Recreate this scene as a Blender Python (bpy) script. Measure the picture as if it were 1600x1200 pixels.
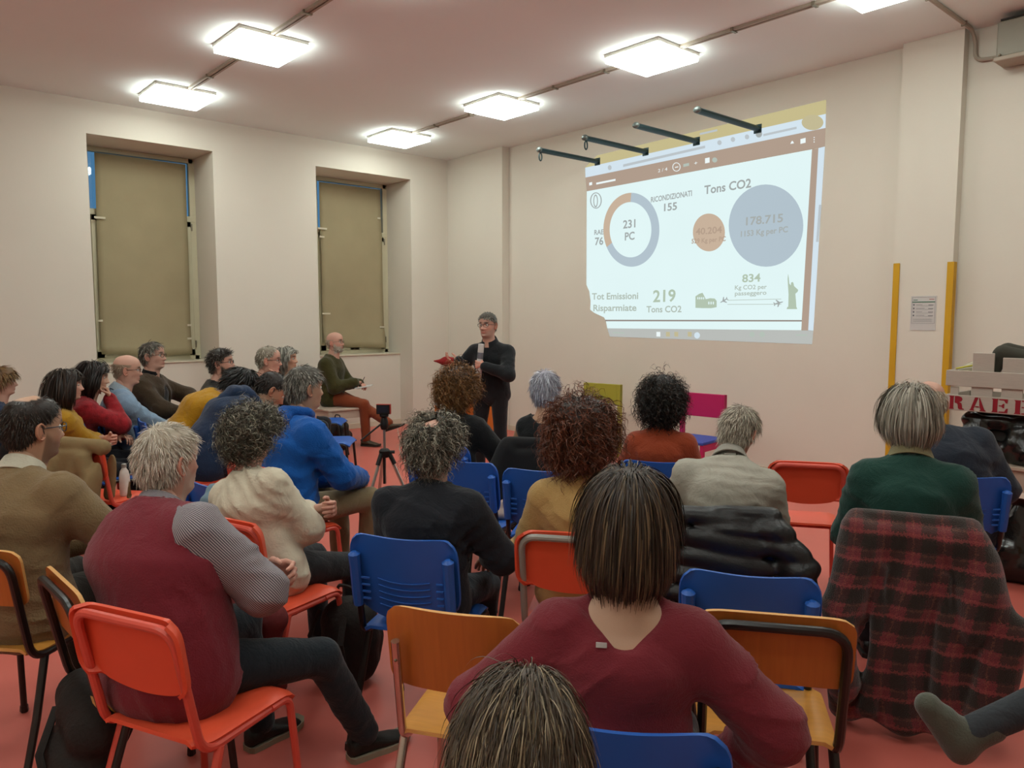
import bpy, bmesh, math, random
import numpy as np
from mathutils import Vector, Matrix

for o in list(bpy.data.objects):
    bpy.data.objects.remove(o)
scene = bpy.context.scene
COL = scene.collection
rnd = random.Random(7)
NR = np.random.RandomState(11)

# ------------------------------------------------------------------ camera
# Room axes: +Y runs to the projection wall, +X runs to the right along it. The camera stands at the origin.
F_PX, PITCH, CAM_H, YAW = 1180.0, math.radians(5.1), 1.65, math.radians(48.5)
cam_data = bpy.data.cameras.new('camera')
cam_data.sensor_fit = 'HORIZONTAL'
cam_data.sensor_width = 36.0
cam_data.lens = 36.0 * F_PX / 1600.0
cam_data.clip_start = 0.05
cam = bpy.data.objects.new('camera', cam_data)
COL.objects.link(cam)
cam.location = (0, 0, CAM_H)
cam.rotation_euler = (math.pi / 2 - PITCH, 0, YAW)
scene.camera = cam

# ------------------------------------------------------------------ world, view
world = bpy.data.worlds.new('dusk')
scene.world = world
world.use_nodes = True
wn = world.node_tree
wn.nodes['Background'].inputs['Color'].default_value = (0.16, 0.42, 0.72, 1)
wn.nodes['Background'].inputs['Strength'].default_value = 0.55
scene.view_settings.view_transform = 'Standard'
scene.view_settings.look = 'None'
scene.view_settings.gamma = 1.0
scene.view_settings.use_curve_mapping = False
scene.view_settings.exposure = 0.0
LAMP_STRENGTH = 16.8
scene.cycles.max_bounces = 5
scene.cycles.diffuse_bounces = 3
scene.cycles.glossy_bounces = 2
scene.cycles.transmission_bounces = 4
scene.cycles.caustics_reflective = False
scene.cycles.caustics_refractive = False
LAMP_COLOR = (0.92, 1.0, 0.935, 1)

# ------------------------------------------------------------------ measuring helpers
FWD = np.array([-math.sin(YAW), math.cos(YAW), 0.0])
RGT = np.array([math.cos(YAW), math.sin(YAW), 0.0])
UPV = np.array([0.0, 0.0, 1.0])
EYE = np.array([0.0, 0.0, CAM_H])
def sight(px, py):
    u = (px - 800) / F_PX; v = (600 - py) / F_PX
    return RGT * u + FWD * (math.cos(PITCH) + v * math.sin(PITCH)) + UPV * (v * math.cos(PITCH) - math.sin(PITCH))
def on_z(px, py, z):
    r = sight(px, py); return EYE + r * (z - CAM_H) / r[2]
def on_x(px, py, x):
    r = sight(px, py); return EYE + r * x / r[0]
def on_y(px, py, y):
    r = sight(px, py); return EYE + r * y / r[1]
def at(px, py, d):
    r = sight(px, py); return EYE + r * d / (r @ FWD)
def heading(yaw):
    """yaw in degrees: 0 faces away from the camera, 90 faces to its right -> rotation about z"""
    return YAW - math.radians(yaw)

# ------------------------------------------------------------------ materials
def lin(c):
    if isinstance(c, str):
        c = [int(c[i:i + 2], 16) / 255 for i in (0, 2, 4)]
    return tuple(x / 12.92 if x <= 0.04045 else ((x + 0.055) / 1.055) ** 2.4 for x in c[:3]) + (1.0,)

MATS = {}
def mat(name, color='808080', rough=0.6, var=0.12, scale=30.0, bump=0.0, bscale=None, metal=0.0, spec=0.35,
        sheen=0.0, wrinkle=0.0, emit=None, estr=1.0, coat=0.0, stretch=None, alpha=None, trans=0.0, attr=None):
    if name in MATS:
        return MATS[name]
    m = bpy.data.materials.new(name)
    m.use_nodes = True
    nt = m.node_tree; nd = nt.nodes; lk = nt.links
    b = nd['Principled BSDF']
    b.inputs['Roughness'].default_value = rough
    b.inputs['Metallic'].default_value = metal
    b.inputs['Specular IOR Level'].default_value = spec
    if sheen:
        b.inputs['Sheen Weight'].default_value = sheen
        b.inputs['Sheen Roughness'].default_value = 0.5
    if coat:
        b.inputs['Coat Weight'].default_value = coat
        b.inputs['Coat Roughness'].default_value = 0.15
    if trans:
        b.inputs['Transmission Weight'].default_value = trans
    if alpha is not None:
        b.inputs['Alpha'].default_value = alpha
    tc = nd.new('ShaderNodeTexCoord')
    mp = nd.new('ShaderNodeMapping')
    lk.new(tc.outputs['Object'], mp.inputs['Vector'])
    if stretch:
        mp.inputs['Scale'].default_value = stretch
    nz = nd.new('ShaderNodeTexNoise')
    nz.inputs['Scale'].default_value = scale
    nz.inputs['Detail'].default_value = 4
    lk.new(mp.outputs['Vector'], nz.inputs['Vector'])
    c = lin(color) if isinstance(color, str) else tuple(color) + (1,)
    mx = nd.new('ShaderNodeMix'); mx.data_type = 'RGBA'; mx.blend_type = 'MIX'
    lk.new(nz.outputs['Fac'], mx.inputs[0])
    mx.inputs[6].default_value = tuple(x * (1 - var) for x in c[:3]) + (1,)
    mx.inputs[7].default_value = tuple(min(1, x * (1 + var)) for x in c[:3]) + (1,)
    out = mx.outputs[2]
    if attr:
        at_ = nd.new('ShaderNodeAttribute'); at_.attribute_name = attr
        mm = nd.new('ShaderNodeMix'); mm.data_type = 'RGBA'; mm.blend_type = 'MULTIPLY'
        mm.inputs[0].default_value = 1.0
        lk.new(out, mm.inputs[6]); lk.new(at_.outputs['Color'], mm.inputs[7])
        out = mm.outputs[2]
    lk.new(out, b.inputs['Base Color'])
    if emit is not None:
        b.inputs['Emission Color'].default_value = lin(emit) if isinstance(emit, str) else tuple(emit) + (1,)
        b.inputs['Emission Strength'].default_value = estr
    if bump:
        nb = nd.new('ShaderNodeTexNoise')
        nb.inputs['Scale'].default_value = bscale or scale * 4
        nb.inputs['Detail'].default_value = 5
        lk.new(mp.outputs['Vector'], nb.inputs['Vector'])
        bp = nd.new('ShaderNodeBump')
        bp.inputs['Strength'].default_value = bump
        bp.inputs['Distance'].default_value = 0.01
        lk.new(nb.outputs['Fac'], bp.inputs['Height'])
        lk.new(bp.outputs['Normal'], b.inputs['Normal'])
        if wrinkle:
            nw = nd.new('ShaderNodeTexNoise'); nw.inputs['Scale'].default_value = 9.0; nw.inputs['Detail'].default_value = 3; nw.inputs['Distortion'].default_value = 1.2
            lk.new(mp.outputs['Vector'], nw.inputs['Vector'])
            bw = nd.new('ShaderNodeBump'); bw.inputs['Strength'].default_value = wrinkle; bw.inputs['Distance'].default_value = 0.03
            lk.new(nw.outputs['Fac'], bw.inputs['Height']); lk.new(bw.outputs['Normal'], bp.inputs['Normal'])
    MATS[name] = m
    return m

def math_node(nt, op, a, b=None):
    n = nt.nodes.new('ShaderNodeMath'); n.operation = op
    for i, v in enumerate((a, b)):
        if v is None: continue
        if isinstance(v, (int, float)): n.inputs[i].default_value = v
        else: nt.links.new(v, n.inputs[i])
    return n.outputs[0]

def stripes_mat(name, dark, light, freq, axis, duty=0.5, warp=0.0):
    """thin woven stripes across one object axis"""
    m = mat(name, light, rough=0.8, var=0.05, scale=20, bump=0.15, bscale=160)
    nt = m.node_tree; b = nt.nodes['Principled BSDF']
    tc = nt.nodes.new('ShaderNodeTexCoord')
    sp = nt.nodes.new('ShaderNodeSeparateXYZ'); nt.links.new(tc.outputs['UV'], sp.inputs[0])
    v = math_node(nt, 'MULTIPLY', sp.outputs[axis], freq)
    f = math_node(nt, 'FRACT', v)
    g = math_node(nt, 'GREATER_THAN', f, duty)
    mx = nt.nodes.new('ShaderNodeMix'); mx.data_type = 'RGBA'
    nt.links.new(g, mx.inputs[0])
    mx.inputs[6].default_value = lin(light); mx.inputs[7].default_value = lin(dark)
    nt.links.new(mx.outputs[2], b.inputs['Base Color'])
    return m

def plaid_mat(name):
    m = mat(name, '5a2a28', rough=0.95, var=0.1, scale=20, bump=0.5, bscale=240, sheen=0.3)
    nt = m.node_tree; b = nt.nodes['Principled BSDF']; lk = nt.links
    tc = nt.nodes.new('ShaderNodeTexCoord')
    nz = nt.nodes.new('ShaderNodeTexNoise'); nz.inputs['Scale'].default_value = 90
    lk.new(tc.outputs['UV'], nz.inputs['Vector'])
    sp = nt.nodes.new('ShaderNodeSeparateXYZ'); lk.new(tc.outputs['UV'], sp.inputs[0])
    jit = math_node(nt, 'MULTIPLY', math_node(nt, 'SUBTRACT', nz.outputs['Fac'], 0.5), 0.30)
    def band(axis, freq, off, lo, hi):
        v = math_node(nt, 'FRACT', math_node(nt, 'ADD', math_node(nt, 'ADD', math_node(nt, 'MULTIPLY', sp.outputs[axis], freq), off), jit))
        return math_node(nt, 'MULTIPLY', math_node(nt, 'GREATER_THAN', v, lo), math_node(nt, 'LESS_THAN', v, hi))
    def mixc(col, fac, c2, k):
        mx = nt.nodes.new('ShaderNodeMix'); mx.data_type = 'RGBA'
        lk.new(math_node(nt, 'MULTIPLY', fac, k), mx.inputs[0])
        if isinstance(col, tuple): mx.inputs[6].default_value = col
        else: lk.new(col, mx.inputs[6])
        mx.inputs[7].default_value = lin(c2)
        return mx.outputs[2]
    c = lin('6e2a2e')
    c = mixc(c, band(0, 6.5, 0.1, 0.0, 0.5), '22241a', 0.72)
    c = mixc(c, band(1, 7.5, 0.0, 0.0, 0.5), '1a1c14', 0.74)
    c = mixc(c, band(1, 7.5, 0.0, 0.55, 0.66), '9a4644', 0.45)
    c = mixc(c, band(0, 6.5, 0.1, 0.70, 0.75), 'a8684c', 0.18)
    c = mixc(c, band(1, 7.5, 0.0, 0.90, 0.94), 'a06a50', 0.15)
    n2 = nt.nodes.new('ShaderNodeTexNoise'); n2.inputs['Scale'].default_value = 260
    lk.new(tc.outputs['UV'], n2.inputs['Vector'])
    mm = nt.nodes.new('ShaderNodeMix'); mm.data_type = 'RGBA'; mm.blend_type = 'MULTIPLY'; mm.inputs[0].default_value = 0.9
    rp = nt.nodes.new('ShaderNodeMapRange'); rp.inputs['From Min'].default_value = 0.3; rp.inputs['From Max'].default_value = 0.7; rp.inputs['To Min'].default_value = 0.45; rp.inputs['To Max'].default_value = 1.5
    lk.new(n2.outputs['Fac'], rp.inputs['Value'])
    lk.new(c, mm.inputs[6]); lk.new(rp.outputs['Result'], mm.inputs[7]); c = mm.outputs[2]
    lk.new(c, b.inputs['Base Color'])
    return m

# ------------------------------------------------------------------ mesh helpers
class MB:
    """collects shapes, then becomes ONE mesh object"""
    def __init__(s):
        s.v = []; s.f = []; s.mi = []; s.n = 0
    def add(s, verts, faces, mi=0):
        verts = np.asarray(verts, dtype=float).reshape(-1, 3)
        s.v.append(verts)
        s.f += [tuple(int(i) + s.n for i in f) for f in faces]
        s.mi += [mi] * len(faces)
        s.n += len(verts)
        return s
    def box(s, lo, hi, mi=0, bev=0.0):
        x0, y0, z0 = lo; x1, y1, z1 = hi
        if bev <= 0:
            v = [(x0,y0,z0),(x1,y0,z0),(x1,y1,z0),(x0,y1,z0),(x0,y0,z1),(x1,y0,z1),(x1,y1,z1),(x0,y1,z1)]
            return s.add(v, [(0,3,2,1),(4,5,6,7),(0,1,5,4),(1,2,6,5),(2,3,7,6),(3,0,4,7)], mi)
        b = bev
        ring = lambda z, i: [(x0+i,y0+b,z),(x0+b,y0+i,z),(x1-b,y0+i,z),(x1-i,y0+b,z),(x1-i,y1-b,z),(x1-b,y1-i,z),(x0+b,y1-i,z),(x0+i,y1-b,z)]
        v = ring(z0, b) + ring(z0 + b, 0) + ring(z1 - b, 0) + ring(z1, b)
        f = [tuple(range(7, -1, -1)), tuple(range(24, 32))]
        for k in range(3):
            for i in range(8):
                j = (i + 1) % 8
                f.append((k*8+i, k*8+j, k*8+8+j, k*8+8+i))
        return s.add(v, f, mi)
    def tube(s, path, r, n=8, mi=0, closed=False, flat=1.0, caps=True, up=None):
        P = np.asarray(path, dtype=float); m = len(P)
        rr = np.full(m, r) if np.isscalar(r) else np.asarray(r, dtype=float)
        if closed: T = np.roll(P, -1, 0) - np.roll(P, 1, 0)
        else: T = np.gradient(P, axis=0)
        T /= np.linalg.norm(T, axis=1)[:, None] + 1e-12
        u = np.array(up if up is not None else ([0, 0, 1.0] if abs(T[0][2]) < 0.9 else [1.0, 0, 0]), dtype=float)
        vs = []
        for i in range(m):
            u = u - T[i] * (u @ T[i]); u /= np.linalg.norm(u) + 1e-12
            w = np.cross(T[i], u)
            for k in range(n):
                a = 2 * math.pi * k / n
                vs.append(P[i] + rr[i] * (math.cos(a) * u * flat + math.sin(a) * w))
        f = []
        for i in range(m if closed else m - 1):
            j = (i + 1) % m
            for k in range(n):
                l = (k + 1) % n
                f.append((i*n+k, i*n+l, j*n+l, j*n+k))
        if caps and not closed:
            f.append(tuple(range(n - 1, -1, -1))); f.append(tuple((m-1)*n + k for k in range(n)))
        return s.add(vs, f, mi)
    def prism(s, poly, axis_o, ex, ey, ez, t, mi=0):
        """polygon (u,v) in plane ex,ey extruded by t along ez"""
        o = np.asarray(axis_o, float); ex, ey, ez = (np.asarray(a, float) for a in (ex, ey, ez))
        n = len(poly)
        a = [o + ex*u + ey*v for u, v in poly]; b = [q + ez*t for q in a]
        f = [tuple(range(n-1, -1, -1)), tuple(range(n, 2*n))] + [(i, (i+1)%n, n+(i+1)%n, n+i) for i in range(n)]
        return s.add(a + b, f, mi)
    def lathe(s, prof, c, n=14, mi=0):
        vs = []; f = []
        for (r, z) in prof:
            for k in range(n):
                a = 2*math.pi*k/n
                vs.append((c[0]+r*math.cos(a), c[1]+r*math.sin(a), c[2]+z))
        for i in range(len(prof)-1):
            for k in range(n):
                l = (k+1) % n
                f.append((i*n+k, i*n+l, (i+1)*n+l, (i+1)*n+k))
        f.append(tuple(range(n-1, -1, -1))); f.append(tuple((len(prof)-1)*n+k for k in range(n)))
        return s.add(vs, f, mi)
    def ball(s, c, r, mi=0, n=12, m=8, M=None):
        r = np.array([r]*3 if np.isscalar(r) else r, float)
        vs = []; f = []
        for i in range(m+1):
            t = math.pi*i/m
            for k in range(n):
                a = 2*math.pi*k/n
                p = np.array([math.sin(t)*math.cos(a), math.sin(t)*math.sin(a), math.cos(t)])*r
                if M is not None: p = M @ p
                vs.append(np.asarray(c, float)+p)
        for i in range(m):
            for k in range(n):
                l = (k+1) % n
                f.append((i*n+k, (i+1)*n+k, (i+1)*n+l, i*n+l))
        return s.add(vs, f, mi)
    def sheet(s, G, th, mi=0):
        """grid of points (a,b,3) given thickness th along the grid normal"""
        G = np.asarray(G, float); a, b = G.shape[:2]
        du = np.gradient(G, axis=0); dv = np.gradient(G, axis=1)
        N = np.cross(du, dv); N /= np.linalg.norm(N, axis=2)[..., None] + 1e-12
        top = (G + N*th/2).reshape(-1, 3); bot = (G - N*th/2).reshape(-1, 3)
        k = a*b; f = []
        idx = lambda i, j: i*b + j
        for i in range(a-1):
            for j in range(b-1):
                q = (idx(i,j), idx(i+1,j), idx(i+1,j+1), idx(i,j+1))
                f.append(q); f.append(tuple(k + x for x in q[::-1]))
        rim = [idx(i,0) for i in range(a)] + [idx(a-1,j) for j in range(1,b)] + [idx(i,b-1) for i in range(a-2,-1,-1)] + [idx(0,j) for j in range(b-2,0,-1)]
        for i in range(len(rim)):
            p, q = rim[i], rim[(i+1) % len(rim)]
            f.append((q, p, k+p, k+q))
        return s.add(np.vstack([top, bot]), f, mi)
    def mesh(s, name):
        me = bpy.data.meshes.new(name)
        V = np.vstack(s.v)
        me.from_pydata(V.tolist(), [], s.f)
        me.polygons.foreach_set('material_index', np.array(s.mi, dtype=np.int32))
        me.update()
        return me
    def build(s, name, mats, parent=None, smooth=True, angle=35):
        me = s.mesh(name)
        for m in (mats if isinstance(mats, (list, tuple)) else [mats]):
            me.materials.append(m)
        if smooth:
            shade(me, angle)
        return link(name, me, parent)

def shade(me, angle=35):
    me.polygons.foreach_set('use_smooth', np.ones(len(me.polygons), dtype=bool))
    if angle is not None:
        me.set_sharp_from_angle(angle=math.radians(angle))

def link(name, me, parent=None):
    o = bpy.data.objects.new(name, me)
    COL.objects.link(o)
    if parent is not None:
        o.parent = parent
    return o

def tag(o, label=None, cat=None, group=None, kind=None):
    if label: o['label'] = label
    if cat: o['category'] = cat
    if group: o['group'] = group
    if kind: o['kind'] = kind
    return o

def thing(name, label, cat, loc=(0, 0, 0), rz=0.0, group=None):
    o = bpy.data.objects.new(name, None)
    o.empty_display_size = 0.1
    COL.objects.link(o)
    o.location = Vector(np.asarray(loc, float)); o.rotation_euler = (0, 0, rz)
    return tag(o, label, cat, group)

def dup(root, label=None, loc=None, rz=None, swap=None):
    r = root.copy(); COL.objects.link(r)
    if loc is not None: r.location = Vector(np.asarray(loc, float))
    if rz is not None: r.rotation_euler = (0, 0, rz)
    if label: r['label'] = label
    for ch in root.children:
        c = ch.copy(); COL.objects.link(c); c.parent = r
        for g in ch.children:
            d = g.copy(); COL.objects.link(d); d.parent = c
    return r

def rounded(pts, rad, seg=5):
    P = [np.asarray(p, float) for p in pts]; out = [P[0]]
    for i in range(1, len(P)-1):
        a, b, c = P[i-1], P[i], P[i+1]
        r = rad[i] if isinstance(rad, (list, dict)) else rad
        r = min(r, np.linalg.norm(a-b)*0.49, np.linalg.norm(c-b)*0.49)
        p = b + (a-b)/np.linalg.norm(a-b)*r; q = b + (c-b)/np.linalg.norm(c-b)*r
        for k in range(seg+1):
            t = k/seg
            out.append((1-t)**2*p + 2*t*(1-t)*b + t*t*q)
    out.append(P[-1])
    return np.array(out)

# ------------------------------------------------------------------ smooth solid mesher (signed distances -> quads)
def seg(a, b, ra, rb, kx=1.0):
    a = np.asarray(a, np.float32); b = np.asarray(b, np.float32)
    return ('s', a, b, ra, rb, kx)
def sdf_seg(P, a, b, ra, rb, kx):
    if kx != 1.0:
        sc = np.array([1.0/kx, 1, 1], np.float32)
        P = P*sc; a = a*sc; b = b*sc
    ba = b - a; L = float(ba @ ba) + 1e-9
    pa = P - a
    t = np.clip((pa @ ba)/L, 0, 1)
    d = pa - t[:, None]*ba
    return np.sqrt((d*d).sum(1)) - (ra + (rb-ra)*t)
def field(P, prims, k=0.03):
    D = None
    for p in prims:
        d = sdf_seg(P, *p[1:])
        if D is None: D = d
        else:
            h = np.clip(0.5 + 0.5*(D-d)/k, 0, 1)
            D = D*(1-h) + d*h - k*h*(1-h)
    return D
def bounds(prims, pad):
    lo = np.full(3, 1e9); hi = -lo
    for p in prims:
        r = max(p[3], p[4])*np.array([max(1, p[5]), 1, 1])
        for q in (p[1], p[2]):
            lo = np.minimum(lo, q-r); hi = np.maximum(hi, q+r)
    return lo-pad, hi+pad
def polygonise(fn, lo, hi, vs):
    n = np.maximum(np.ceil((hi-lo)/vs).astype(int)+1, 3)
    ax = [np.float32(lo[i]) + np.arange(n[i], dtype=np.float32)*np.float32(vs) for i in range(3)]
    G = np.stack(np.meshgrid(*ax, indexing='ij'), -1).reshape(-1, 3)
    V = fn(G).reshape(n).astype(np.float32)
    S = V < 0
    c = [s-1 for s in n]
    cnt = np.zeros(c, np.int32)
    pos = np.zeros(tuple(c)+(3,), np.float32)
    corner = [(i, j, k) for i in (0, 1) for j in (0, 1) for k in (0, 1)]
    sl = lambda A, o: A[o[0]:o[0]+c[0], o[1]:o[1]+c[1], o[2]:o[2]+c[2]]
    for o in corner:
        for a in range(3):
            if o[a] == 0:
                q = list(o); q[a] = 1
                A, B = sl(V, o), sl(V, q)
                x = sl(S, o) != sl(S, q)
                if not x.any(): continue
                I = np.nonzero(x)
                t = A[I]/(A[I]-B[I])
                e = np.zeros((len(t), 3), np.float32); e += np.array(o, np.float32); e[:, a] += t
                pos[I] += e; cnt[I] += 1
    act = cnt > 0
    I = np.nonzero(act)
    idx = np.full(c, -1, np.int64); idx[I] = np.arange(len(I[0]))
    verts = (np.stack(I, -1) + pos[I]/cnt[I][:, None])*vs + lo
    faces = []
    for a in range(3):
        b1, b2 = (a+1) % 3, (a+2) % 3
        o0 = [slice(None)]*3; o1 = [slice(None)]*3
        o0[a] = slice(0, n[a]-1); o1[a] = slice(1, n[a])
        for b in (b1, b2):
            o0[b] = o1[b] = slice(1, n[b]-1)
        x = S[tuple(o0)] != S[tuple(o1)]
        J = np.nonzero(x)
        if not len(J[0]): continue
        neg = S[tuple(o0)][J]
        base = [None]*3; base[a] = J[a]; base[b1] = J[b1]+1; base[b2] = J[b2]+1
        def cell(d1, d2):
            q = [None]*3; q[a] = base[a]; q[b1] = base[b1]-d1; q[b2] = base[b2]-d2
            return idx[q[0], q[1], q[2]]
        q = np.stack([cell(1, 1), cell(0, 1), cell(0, 0), cell(1, 0)], -1)
        q[~neg] = q[~neg][:, ::-1]
        faces.append(q)
    return verts.astype(np.float32), np.vstack(faces)
def waves(P, seed, f=14.0):
    """soft cloth-like undulation in [-1,1]"""
    r = np.random.RandomState(seed)
    out = np.zeros(len(P), np.float32)
    for k in range(4):
        d1, d2 = r.normal(size=3), r.normal(size=3)
        d1 /= np.linalg.norm(d1); d2 /= np.linalg.norm(d2)
        g = f*(0.7+0.5*k)
        out += np.sin(P @ (d1*g).astype(np.float32) + 1.6*np.sin(P @ (d2*g*0.6).astype(np.float32) + r.rand()*6) + r.rand()*6)/(1.0+0.6*k)
    return out/2.2
def creases(P, seed, f=48.0):
    """patches of sharp cloth creases in [0,1]"""
    r = np.random.RandomState(seed+77)
    out = np.zeros(len(P), np.float32)
    for k in range(3):
        d = r.normal(size=3)*[1, .8, 1.3]; d /= np.linalg.norm(d)
        g = np.abs(np.sin(P @ (d*f*(0.75+.3*k)).astype(np.float32) + 1.9*waves(P, seed+k, 13)))
        m = np.clip(waves(P, seed+10+k, 9)*1.6, 0, 1)
        out += (1-g)**2.2*m
    return out
def np_mesh(name, verts, faces, mats, parent=None, smooth=None, colors=None, uv=None, mi=None):
    me = bpy.data.meshes.new(name)
    nf = len(faces); k = faces.shape[1]
    me.vertices.add(len(verts)); me.vertices.foreach_set('co', np.ascontiguousarray(verts, dtype=np.float32).ravel())
    me.loops.add(nf*k); me.loops.foreach_set('vertex_index', np.ascontiguousarray(faces, dtype=np.int32).ravel())
    me.polygons.add(nf); me.polygons.foreach_set('loop_start', (np.arange(nf)*k).astype(np.int32))
    if mi is not None: me.polygons.foreach_set('material_index', np.asarray(mi, np.int32))
    me.update(calc_edges=True); me.validate()
    for m in (mats if isinstance(mats, (list, tuple)) else [mats]): me.materials.append(m)
    if colors is not None:
        at_ = me.color_attributes.new('tint', 'FLOAT_COLOR', 'POINT')
        c = np.ones((len(verts), 4), np.float32); c[:, :3] = colors
        at_.data.foreach_set('color', c.ravel())
    if uv is not None:
        ul = me.uv_layers.new(name='cloth')
        li = np.empty(len(me.loops), np.int32); me.loops.foreach_get('vertex_index', li)
        ul.data.foreach_set('uv', np.ascontiguousarray(uv[li], dtype=np.float32).ravel())
    shade(me, smooth)
    return link(name, me, parent)
# ================================================================== THE ROOM
XL, YB, YP, ZC = -9.507, 7.22, 7.09, 4.03          # left wall, projection wall, its proud left bay, ceiling
XR, YR = 2.6, -3.6                                   # walls behind and beside the camera
m_wall = mat('wall_paint', (0.70, 0.65, 0.56), rough=0.85, var=0.035, scale=1.3, bump=0.06, bscale=45)
m_ceil = mat('ceiling_paint', (0.84, 0.90, 0.88), rough=0.9, var=0.03, scale=1.0, bump=0.04, bscale=50)
m_floor = mat('floor_resilient', (0.59, 0.134, 0.102), rough=0.42, var=0.10, scale=2.2, bump=0.02, bscale=220, spec=0.4)
m_frame = mat('window_paint', 'c9c1a4', rough=0.5, var=0.05, scale=8)
m_skirt = mat('skirting_paint', 'cfc5b0', rough=0.55, var=0.05, scale=10)
m_glass = mat('window_glass', 'dfeaf0', rough=0.02, var=0.0, trans=1.0, spec=0.5)

tag(MB().box((-10.3, YR-0.2, -0.12), (XR+0.2, YB+0.2, 0)).build('floor', m_floor), kind='structure')
tag(MB().box((-10.3, YR-0.2, ZC), (XR+0.2, YB+0.2, ZC+0.15)).build('ceiling', m_ceil), kind='structure')
N1, N2, ZH = (2.14, 3.52), (4.89, 6.41), 3.665
XW = -10.2
wl = MB()
for y0, y1 in ((YR-0.2, N1[0]), (N1[1], N2[0]), (N2[1], YP+0.2)):
    wl.box((-10.3, y0, 0), (XL, y1, ZC))
for (y0, y1) in (N1, N2):
    wl.box((-10.3, y0, ZH), (XL, y1, ZC))
    wl.box((-10.3, y0, 0), (-9.85, y1, 1.08))
tag(wl.build('wall_left', m_wall, smooth=False), kind='structure')
wb = MB()
wb.box((-9.507, YP, 0), (-8.225, YB+0.2, ZC))
wb.box((-8.225, YB, 0), (XR, YB+0.2, ZC))
wb.box((-2.862, YB-0.11, 0), (-2.375, YB, ZC))
tag(wb.build('wall_back', m_wall, smooth=False), kind='structure')
tag(MB().box((XR, YR, 0), (XR+0.2, YB, ZC)).build('wall_right', m_wall), kind='structure')
tag(MB().box((-10.3, YR-0.2, 0), (XR, YR, ZC)).build('wall_rear', m_wall), kind='structure')
sk = MB()
for y0, y1, x in ((YR, N1[0], XL), (N1[0], N1[1], -9.85), (N1[1], N2[0], XL), (N2[0], N2[1], -9.85), (N2[1], YP, XL)):
    sk.box((x, y0, 0.0), (x+0.014, y1, 0.075))
tag(sk.build('baseboard_left', m_skirt, smooth=False), kind='structure')
sk = MB()
sk.box((XL+0.014, YP-0.014, 0), (-8.225, YP, 0.075)); sk.box((-8.225, YB-0.014, 0), (-2.862, YB, 0.075))
sk.box((-2.876, YB-0.124, 0), (-2.361, YB-0.11, 0.075)); sk.box((-2.375, YB-0.014, 0), (XR, YB, 0.075))
tag(sk.build('baseboard_back', m_skirt, smooth=False), kind='structure')

# ---- windows: frame, transom, panes; kraft paper sheets taped over them
m_kraft = mat('kraft_paper', 'a59878', rough=0.8, var=0.10, scale=3.0, bump=0.35, bscale=7)
m_tape = mat('masking_tape', 'd8d0b8', rough=0.6, var=0.05)
m_steel = mat('hinge_steel', '8c8474', rough=0.35, metal=0.8, var=0.05)
for wi, (N, zt) in enumerate(((N1, ZH), (N2, ZH))):
    y0, y1 = N[0]*1.0729-0.055, N[1]-0.015; zb = 1.09; zm = 2.90
    root = thing('window_%d' % (wi+1), None, None, (0, 0, 0)); root['kind'] = 'structure'
    fr = MB()
    for a, b in (((XW-0.03, N[0], zb-0.01), (XW+0.04, y0+0.05, zt)), ((XW-0.03, y1-0.06, zb-0.01), (XW+0.04, y1+0.015, zt)),
                 ((XW-0.03, y0, zb-0.01), (XW+0.04, y1, zb+0.06)), ((XW-0.03, y0, zt-0.06), (XW+0.04, y1, zt)),
                 ((XW-0.03, y0, zm-0.035), (XW+0.045, y1, zm+0.035))):
        fr.box(a, b, bev=0.004)
    fr.build('window_frame', m_frame, root, smooth=False)
    ym = (y0+y1)/2
    for a, b in ((y0+0.05, ym-0.001), (ym+0.001, y1-0.06)):
        s = MB()
        z0, z1 = zb+0.06, zm-0.035
        for lo, hi in (((a, z0), (a+0.085, z1)), ((b-0.07, z0), (b, z1)), ((a, z0), (b, z0+0.08)), ((a, z1-0.07), (b, z1))):
            s.box((XW-0.02, lo[0], lo[1]), (XW+0.055, hi[0], hi[1]), bev=0.004)
        so = s.build('sash', m_frame, root, smooth=False)
        MB().box((XW, a+0.06, z0+0.07), (XW+0.005, b-0.06, z1-0.06)).build('pane', m_glass, so, smooth=False)
    MB().box((XW, y0+0.04, zm+0.03), (XW+0.005, y1-0.05, zt-0.05)).build('pane', m_glass, root, smooth=False)
    MB().box((XW+0.04, N[0], 1.075), (-9.83, y1+0.015, 1.095), bev=0.004).build('window_sill', m_skirt, root, smooth=False)
    hg = MB()
    for z in (1.25, 2.75): hg.tube([(XW+0.06, y1-0.05, z), (XW+0.06, y1-0.05, z+0.09)], 0.009)
    hg.build('hinge', m_steel, root)
# ---- paper sheets (each its own thing)
def paper(corners, label, tapes, curl):
    tl, tr, br, bl = [on_x(px, py, XW+0.085) for px, py in corners]
    n, m = 16, 28
    G = np.zeros((m, n, 3))
    for i in range(m):
        for j in range(n):
            a, b = i/(m-1), j/(n-1)
            p = (tl*(1-b)+tr*b)*(1-a) + (bl*(1-b)+br*b)*a
            p = p + np.array([0.008*math.sin(5*b+3*a)+0.006*math.sin(11*a+2*b+curl), 0, 0])
            p[0] += 0.05*max(0, a-0.86)/0.14*(0.5+0.5*math.sin(6*b+curl))
            p[2] += 0.012*math.sin(7*b+curl)*(a > 0.9)
            G[i, j] = p
    o = MB().sheet(G, 0.002).build('kraft_paper', m_kraft, None, angle=None)
    tag(o, label, 'paper', 'kraft paper sheets over the windows')
    for (px, py, w) in tapes:
        p = on_x(px, py, XW+0.115)
        MB().box((p[0], p[1]-w/2, p[2]-0.012), (p[0]+0.002, p[1]+w/2, p[2]+0.012)).build('tape', m_tape, o, smooth=False)
    return o
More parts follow.
